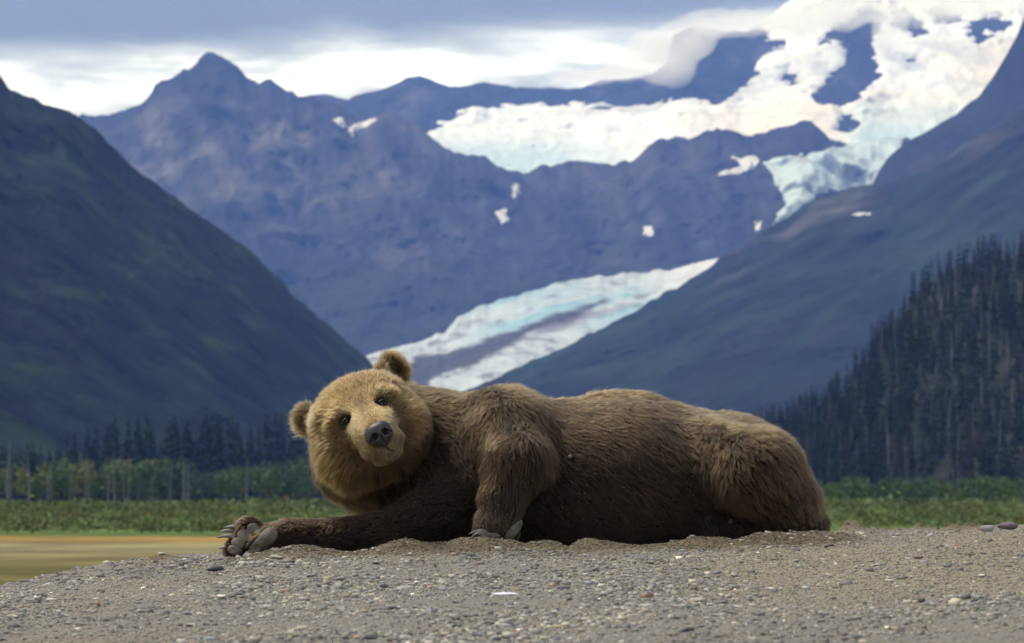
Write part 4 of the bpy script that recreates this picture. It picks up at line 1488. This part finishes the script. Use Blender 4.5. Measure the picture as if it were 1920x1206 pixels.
# mouth line below the nose
def on_head(r_, d):
    q = hd(r_, d, 0)
    f = np.linspace(190, 60, 400)
    P = q[None] + S * f[:, None] * e_f[None]
    sdv = grid_sample(P)
    k = int(np.argmax(sdv < 0))
    return P[k]


mouth = [on_head(r_, d) for r_, d in [(0, 44), (0.3, 46), (0.8, 48), (1.5, 50), (2.5, 52), (4.5, 54.5), (7, 57), (10, 59), (13, 60.5)]]
tube_mesh('mouth', [p + 0.0025 * e_f for p in mouth], [0.003, 0.003, 0.003, 0.0032, 0.0036, 0.004, 0.0042, 0.004, 0.0015], 6, M['lid'], bear)

for e, tilt in zip(EYES, (0.30, 0.34)):
    v, f = icosphere(3)
    c = e + 0.010 * (-e_f)
    eye = mesh_obj('eye', v * 8.6 * S + c, f, M['eye'], parent=bear, smooth=True)
    # dark almond rim of the lids
    ca, sa = math.cos(tilt), math.sin(tilt)
    ring = []
    for k in range(20):
        an = 2 * math.pi * k / 20
        a, b = 10.2 * math.cos(an), 5.4 * math.sin(an) * (1 - 0.25 * math.cos(an) ** 2)
        rr = math.hypot(a, b)
        ff_ = math.sqrt(max(10.9 ** 2 - rr * rr, 4.0))
        ring.append(c + S * ((a * ca - b * sa) * e_r + (a * sa + b * ca) * e_u * 1.0 + ff_ * e_f))
    v, f = tube(ring + ring[:1], [0.0050] * 21, 6)
    mesh_obj('eyelid', v, f, M['lid'], parent=eye, smooth=True)


def pillow(name, outline, mat, height, parent, lift=-1.0):
    """a padded shape over an outline of photograph pixels that lies on the bear"""
    o = np.array(outline, float)
    # round the outline
    for _ in range(2):
        o = np.stack([0.75 * o + 0.25 * np.roll(o, -1, 0), 0.25 * o + 0.75 * np.roll(o, -1, 0)], 1).reshape(-1, 2)
    c = o.mean(0)
    prof = [(1.04, -0.35), (1.0, 0.25), (0.92, 0.62), (0.75, 0.88), (0.5, 1.0), (0.25, 1.03)]
    c3 = front(*c)
    V = []
    for sc, hh in prof:
        for q in o:
            w = c + (q - c) * sc
            p3 = front(*w)
            if abs(p3[1] - c3[1]) > 0.05:
                p3 = pix(w[0], w[1], c3[1] + 0.012)
            V.append(p3 + np.array([0, -1, 0.1]) * height * S * hh)
    n = len(o)
    V.append(c3 + np.array([0, -1, 0.1]) * height * S * 1.03)
    F = [(a * n + k, a * n + (k + 1) % n, (a + 1) * n + (k + 1) % n, (a + 1) * n + k) for a in range(len(prof) - 1) for k in range(n)]
    F += [((len(prof) - 1) * n + k, (len(prof) - 1) * n + (k + 1) % n, len(V) - 1) for k in range(n)]
    return mesh_obj(name, V, F, mat, parent=parent, smooth=True)


def oval(cx, cy, a, b, rot):
    return [(cx + a * math.cos(t) * math.cos(rot) - b * math.sin(t) * math.sin(rot), cy + a * math.cos(t) * math.sin(rot) + b * math.sin(t) * math.cos(rot)) for t in np.linspace(0, 2 * math.pi, 11)[:-1]]


PADS = [[(461, 1034), (481, 1010), (494, 993), (510, 986), (521, 995), (521, 1013), (501, 1027), (478, 1037)],
        oval(476, 991, 13.5, 10.5, 0.25), oval(459, 1004, 15.5, 12, 0.25), oval(447, 1018, 14.5, 10.5, 0.25), oval(440, 1032, 15.5, 10, 0.3),
        [(944, 1010), (954, 993), (968, 980), (979, 974), (979, 990), (962, 1012)], oval(922, 1006, 18, 7.5, 0.05)]
for k, o_ in enumerate(PADS):
    pillow('palm_pad' if k in (0, 5) else 'toe_pad', o_, M['pad'], 3.5 if k in (0, 5) else 3.6, bear)


def claw(bx, by, tx, ty, db, dt, w=5.4, arch=-3.0):
    a = front(bx, by, 4)
    a = pix(bx, by, a[1] + db * S)
    b = pix(tx, ty, a[1] + dt * S)
    pts, rad = [], []
    for t in np.linspace(0, 1, 8):
        p = a * (1 - t) + b * t
        p = p + np.array([0, -0.35, -arch * 0.5]) * S * math.sin(math.pi * t) * 2.2
        pts.append(p)
        rad.append(S * (w * (1 - t) ** 0.75 + 0.5))
    tube_mesh('claw', pts, rad, 8, M['claw'], bear)


for (bx, by, tx, ty, db, dt) in [(446, 1007, 405, 1009, 6, -4), (447, 999, 410, 998, 9, -2), (455, 992, 419, 990, 10, 2), (465, 986, 437, 986, 12, 6), (440, 1031, 410, 1029, 8, 0)]:
    claw(bx, by, tx, ty, db, dt)
for (bx, by, tx, ty, db, dt) in [(914, 998, 878, 1002, 0, -12), (920, 996, 886, 999, 4, -4), (908, 1001, 884, 1007, -2, -14)]:
    claw(bx, by, tx, ty, db, dt, 4.4, -3.5)
NIPS = [(1069, 857), (1370, 978)]
for (nx_p, ny_p) in NIPS:
    v, f = icosphere(2)
    c = front(nx_p, ny_p)
    mesh_obj('nipple', v * np.array([5, 6, 4.5]) * S * (1 + 0.12 * vnoise(v * 2.0, 9))[:, None] + c, f, material('nipple_skin', (0.09, 0.075, 0.068), rough=0.6), parent=bear, smooth=True)

# ---- fur
N_HAIR = 560000
fc = (v0 + v1 + v2 + v3) / 4
_, fln, _, _, fwh, fmuz = furry(fc)
wgt = farea * np.where(fn[:, 1] < 0.25, 1.0, 0.22)
wgt *= 1 + 1.3 * fwh + 5.0 * fmuz + np.clip((0.03 - fln) / 0.02, 0, 1) * 0.6
wgt *= (fc[:, 2] > ground_z(fc[:, 0], fc[:, 1]) - 0.02)
pick = rng.choice(len(BF), N_HAIR, p=wgt / wgt.sum())
a, b = rng.random((N_HAIR, 1)), rng.random((N_HAIR, 1))
root = (v0[pick] * (1 - a) + v1[pick] * a) * (1 - b) + (v3[pick] * (1 - a) + v2[pick] * a) * b
# smooth normals from the field
g = np.stack([grid_sample(root + np.eye(3)[k] * HRES) - grid_sample(root - np.eye(3)[k] * HRES) for k in range(3)], -1)
nrm = g / (np.linalg.norm(g, axis=1, keepdims=True) + 1e-9)
hx_, hy_ = to_pix(root)
ok = np.ones(N_HAIR, bool)
for k, o_ in enumerate(PADS):
    c3 = front(*np.mean(o_, 0))
    ok &= ~((poly_sd(hx_, hy_, o_) > 0.6) & (np.abs(root[:, 1] - c3[1]) < 0.07) & (nrm[:, 1] < 0.3))
for e in EYES:
    ok &= np.linalg.norm((root - e), axis=1) > 11.0 * S
for q in NIPS:
    ok &= np.linalg.norm(root - front(*q), axis=1) > 6 * S
hl_ = head_local(root)
ok &= ~((np.hypot(hl_[:, 0] / 25.0, (hl_[:, 1] - 22) / 22.0) < 0.95) & (hl_[:, 2] > 120))
root, nrm, hl_ = root[ok], nrm[ok], hl_[ok]
nh = len(root)
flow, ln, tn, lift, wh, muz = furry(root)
wob = np.stack([fbm(root * 16.0 + 7.1 * k, 2, 300 + k) for k in range(3)], -1)
wob2 = np.stack([fbm(root * 60.0 + 3.7 * k, 1, 310 + k) for k in range(3)], -1)
flow = flow / (np.linalg.norm(flow, axis=1, keepdims=True) + 1e-9) + 0.5 * wob * (1 - 0.6 * wh)[:, None] + 0.45 * wob2
tan = flow - (flow * nrm).sum(1, keepdims=True) * nrm
tan /= np.linalg.norm(tan, axis=1, keepdims=True) + 1e-9
lift = np.clip(lift + 0.10 * vnoise(root * 25, 320) + rng.normal(0, 0.07, nh), 0.08, 0.9)[:, None]
d0 = nrm * lift + tan * (1 - lift) + rng.normal(0, 0.13, (nh, 3))
d0 /= np.linalg.norm(d0, axis=1, keepdims=True)
ln = ln * (0.65 + 0.55 * rng.random(nh)) * (1 + 0.3 * vnoise(root * 14, 321)) * np.where(rng.random(nh) < 0.07, 1.45, 1.0)
bend = tan * 0.35 - nrm * 0.10 + np.array([0, 0, -0.16])
# clumps: tips lean to the tip of the nearest lead hair
NCL = 60000
lead = rng.choice(nh, NCL, replace=False)
kd = kdtree.KDTree(NCL)
for i, q in enumerate(root[lead]):
    kd.insert(q, i)
kd.balance()
near = np.array([kd.find(q)[1] for q in root.tolist()])
SEG = 5
tt = np.linspace(0, 1, SEG)
pos = root[:, None] + ln[:, None, None] * (tt[None, :, None] * d0[:, None] + (tt ** 2)[None, :, None] * bend[:, None])
ltip = pos[lead][:, -1] - root[lead]
pull = (0.35 + 0.55 * rng.random(nh)) * (1 - 0.3 * muz)
target = root[lead][near] + ltip[near] * (ln / ln[lead][near])[:, None]
pos = pos + (tt ** 1.6)[None, :, None] * pull[:, None, None] * (target - pos[:, -1])[:, None]
pos = pos - 0.0015 * nrm[:, None] * (1 - tt)[None, :, None]
rad = np.where(muz > 0.5, 0.00040, np.where(wh > 0.5, 0.00038, 0.00048))
rad = rad[:, None] * np.array([1.0, 0.95, 0.8, 0.55, 0.22])[None] * (0.8 + 0.4 * rng.random((nh, 1)))
# colour: patches, light strands, sandy lower paws
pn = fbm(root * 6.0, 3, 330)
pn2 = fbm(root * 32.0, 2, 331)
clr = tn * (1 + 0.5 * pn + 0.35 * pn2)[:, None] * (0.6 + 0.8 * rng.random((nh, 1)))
toplit_griz = sstep(0.25, 0.85, nrm[:, 2]) * (1 - wh)  # up-facing body hair lightened: pale tips plus painted-in top light
clr = clr * (1 + 0.6 * toplit_griz)[:, None] + (toplit_griz * rng.random(nh) * 0.035)[:, None] * np.array([1.0, 0.82, 0.58])
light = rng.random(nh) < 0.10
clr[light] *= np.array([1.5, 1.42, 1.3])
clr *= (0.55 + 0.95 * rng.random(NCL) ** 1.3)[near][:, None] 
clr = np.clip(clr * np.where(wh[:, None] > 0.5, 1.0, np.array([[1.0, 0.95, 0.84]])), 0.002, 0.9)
hc = bpy.data.hair_curves.new('fur')
hc.add_curves([SEG] * nh)
hc.attributes['position'].data.foreach_set('vector', pos.astype(np.float32).ravel())
ra = hc.attributes.get('radius') or hc.attributes.new('radius', 'FLOAT', 'POINT')
ra.data.foreach_set('value', rad.astype(np.float32).ravel())
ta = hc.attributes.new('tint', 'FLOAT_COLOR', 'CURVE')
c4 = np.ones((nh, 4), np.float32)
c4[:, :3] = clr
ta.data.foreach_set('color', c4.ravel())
hc.materials.append(M['fur'])
fur = bpy.data.objects.new('fur', hc)
fur.parent = bear
col.objects.link(fur)
tag(fur, kind='stuff')

# sand caught in the coat of the legs and belly
ng = 1000
low = np.where((root[:, 2] < bp_(0, 900)[2] + 0.12 * rng.random(nh)) & (nrm[:, 1] < 0.1) & (wh < 0.3))[0]
gi = rng.choice(low, ng, replace=False)
gp = pos[gi, 3] + nrm[gi] * 0.002
gs = (0.0008 + 0.0010 * rng.random((ng, 1, 1)))
tet = np.array([(1, 1, 1), (1, -1, -1), (-1, 1, -1), (-1, -1, 1)], float)[None] * gs * (0.7 + 0.6 * rng.random((ng, 4, 3)))
gv = (tet + gp[:, None]).reshape(-1, 3)
gf = (np.array([(0, 1, 2), (0, 3, 1), (0, 2, 3), (1, 3, 2)])[None] + 4 * np.arange(ng)[:, None, None]).reshape(-1, 3)
gr = mesh_obj('sand', gv, gf, M['pebble'], parent=bear, colr=np.repeat(np.array([[0.30, 0.25, 0.17]]) * (0.6 + 0.9 * rng.random((ng, 1))), 4, 0))
tag(gr, kind='stuff')

# ------------------------------------------------------------------ clouds round the high peaks
CL = [(1300, 78, 8450, 40, 40), (1235, 95, 8500, 60, 44), (1262, 130, 8450, 44, 26), (1190, 122, 8500, 60, 22), (1360, 48, 8550, 80, 24), (1430, 36, 8550, 60, 26), (1500, 40, 8600, 60, 30), (1570, 24, 8650, 60, 26), (1662, 66, 8600, 30, 34), (1655, 28, 8650, 50, 18), (1740, 18, 8700, 70, 20), (1830, 12, 8700, 80, 18), (1120, 142, 8550, 70, 14)]
cprims = []
for (cx_, cy_, cD, ca, cb) in CL:
    k = cD / FPX
    cD = cD * 1.215
    k = cD / FPX
    cprims.append(('ell', pix(cx_, cy_, cD), np.array([ca * k, 150.0, cb * k]), np.eye(3), None, 25.0, 'cloud', 'u'))
clo = np.min([p[1] - p[2] for p in cprims], 0) - 70
chi = np.max([p[1] + p[2] for p in cprims], 0) + 70
ch = 16.0
cdm = np.ceil((chi - clo) / ch).astype(int) + 1
CX = np.stack(np.meshgrid(*[(clo[k] + ch * np.arange(cdm[k])).astype(np.float32) for k in range(3)], indexing='ij'), -1)
cf = np.full(cdm, 60.0, np.float32)
for p in cprims:
    d = prim_sd(p, CX).astype(np.float32)
    hh = np.clip(0.5 + 0.5 * (cf - d) / 25.0, 0, 1)
    cf = cf * (1 - hh) + d * hh - 25.0 * hh * (1 - hh)
cf = cf + 46.0 * fbm(CX / 130.0, 4, 401, 0.55)
cv, cfc = surface_nets(cf, clo, ch)
cm = bpy.data.materials.new('cloud')
cm.use_nodes = True
nd, lk = cm.node_tree.nodes, cm.node_tree.links
nd.clear()
vsn = nd.new('ShaderNodeVolumePrincipled')
vsn.inputs['Color'].default_value = (1, 1, 1, 1)
vsn.inputs['Density'].default_value = 0.0055
out = nd.new('ShaderNodeOutputMaterial')
lk.new(vsn.outputs[0], out.inputs['Volume'])
clouds = mesh_obj('clouds', cv, cfc, cm)
tag(clouds, 'white cloud wrapped round the high peaks above the snowfield', kind='stuff')

# ------------------------------------------------------------------ haze
hv = np.array([(x, y, z) for x in (-7000, 7000) for y in (-400, 12700) for z in (-4.0, 2250.0)], float)
hf = [(0, 1, 3, 2), (4, 6, 7, 5), (0, 4, 5, 1), (2, 3, 7, 6), (0, 2, 6, 4), (1, 5, 7, 3)]
hm = bpy.data.materials.new('haze')
hm.use_nodes = True
nd, lk = hm.node_tree.nodes, hm.node_tree.links
nd.clear()
pv = nd.new('ShaderNodeVolumePrincipled')
pv.inputs['Color'].default_value = (0.17, 0.34, 1.0, 1)
pv.inputs['Absorption Color'].default_value = (1, 1, 1, 1)
pv.inputs['Density'].default_value = 0.000060
pv.inputs['Anisotropy'].default_value = 0.0
out = nd.new('ShaderNodeOutputMaterial')
lk.new(pv.outputs[0], out.inputs['Volume'])
hz = mesh_obj('haze', hv, hf, hm)
tag(hz, 'thin blue haze filling the valley air', kind='stuff')
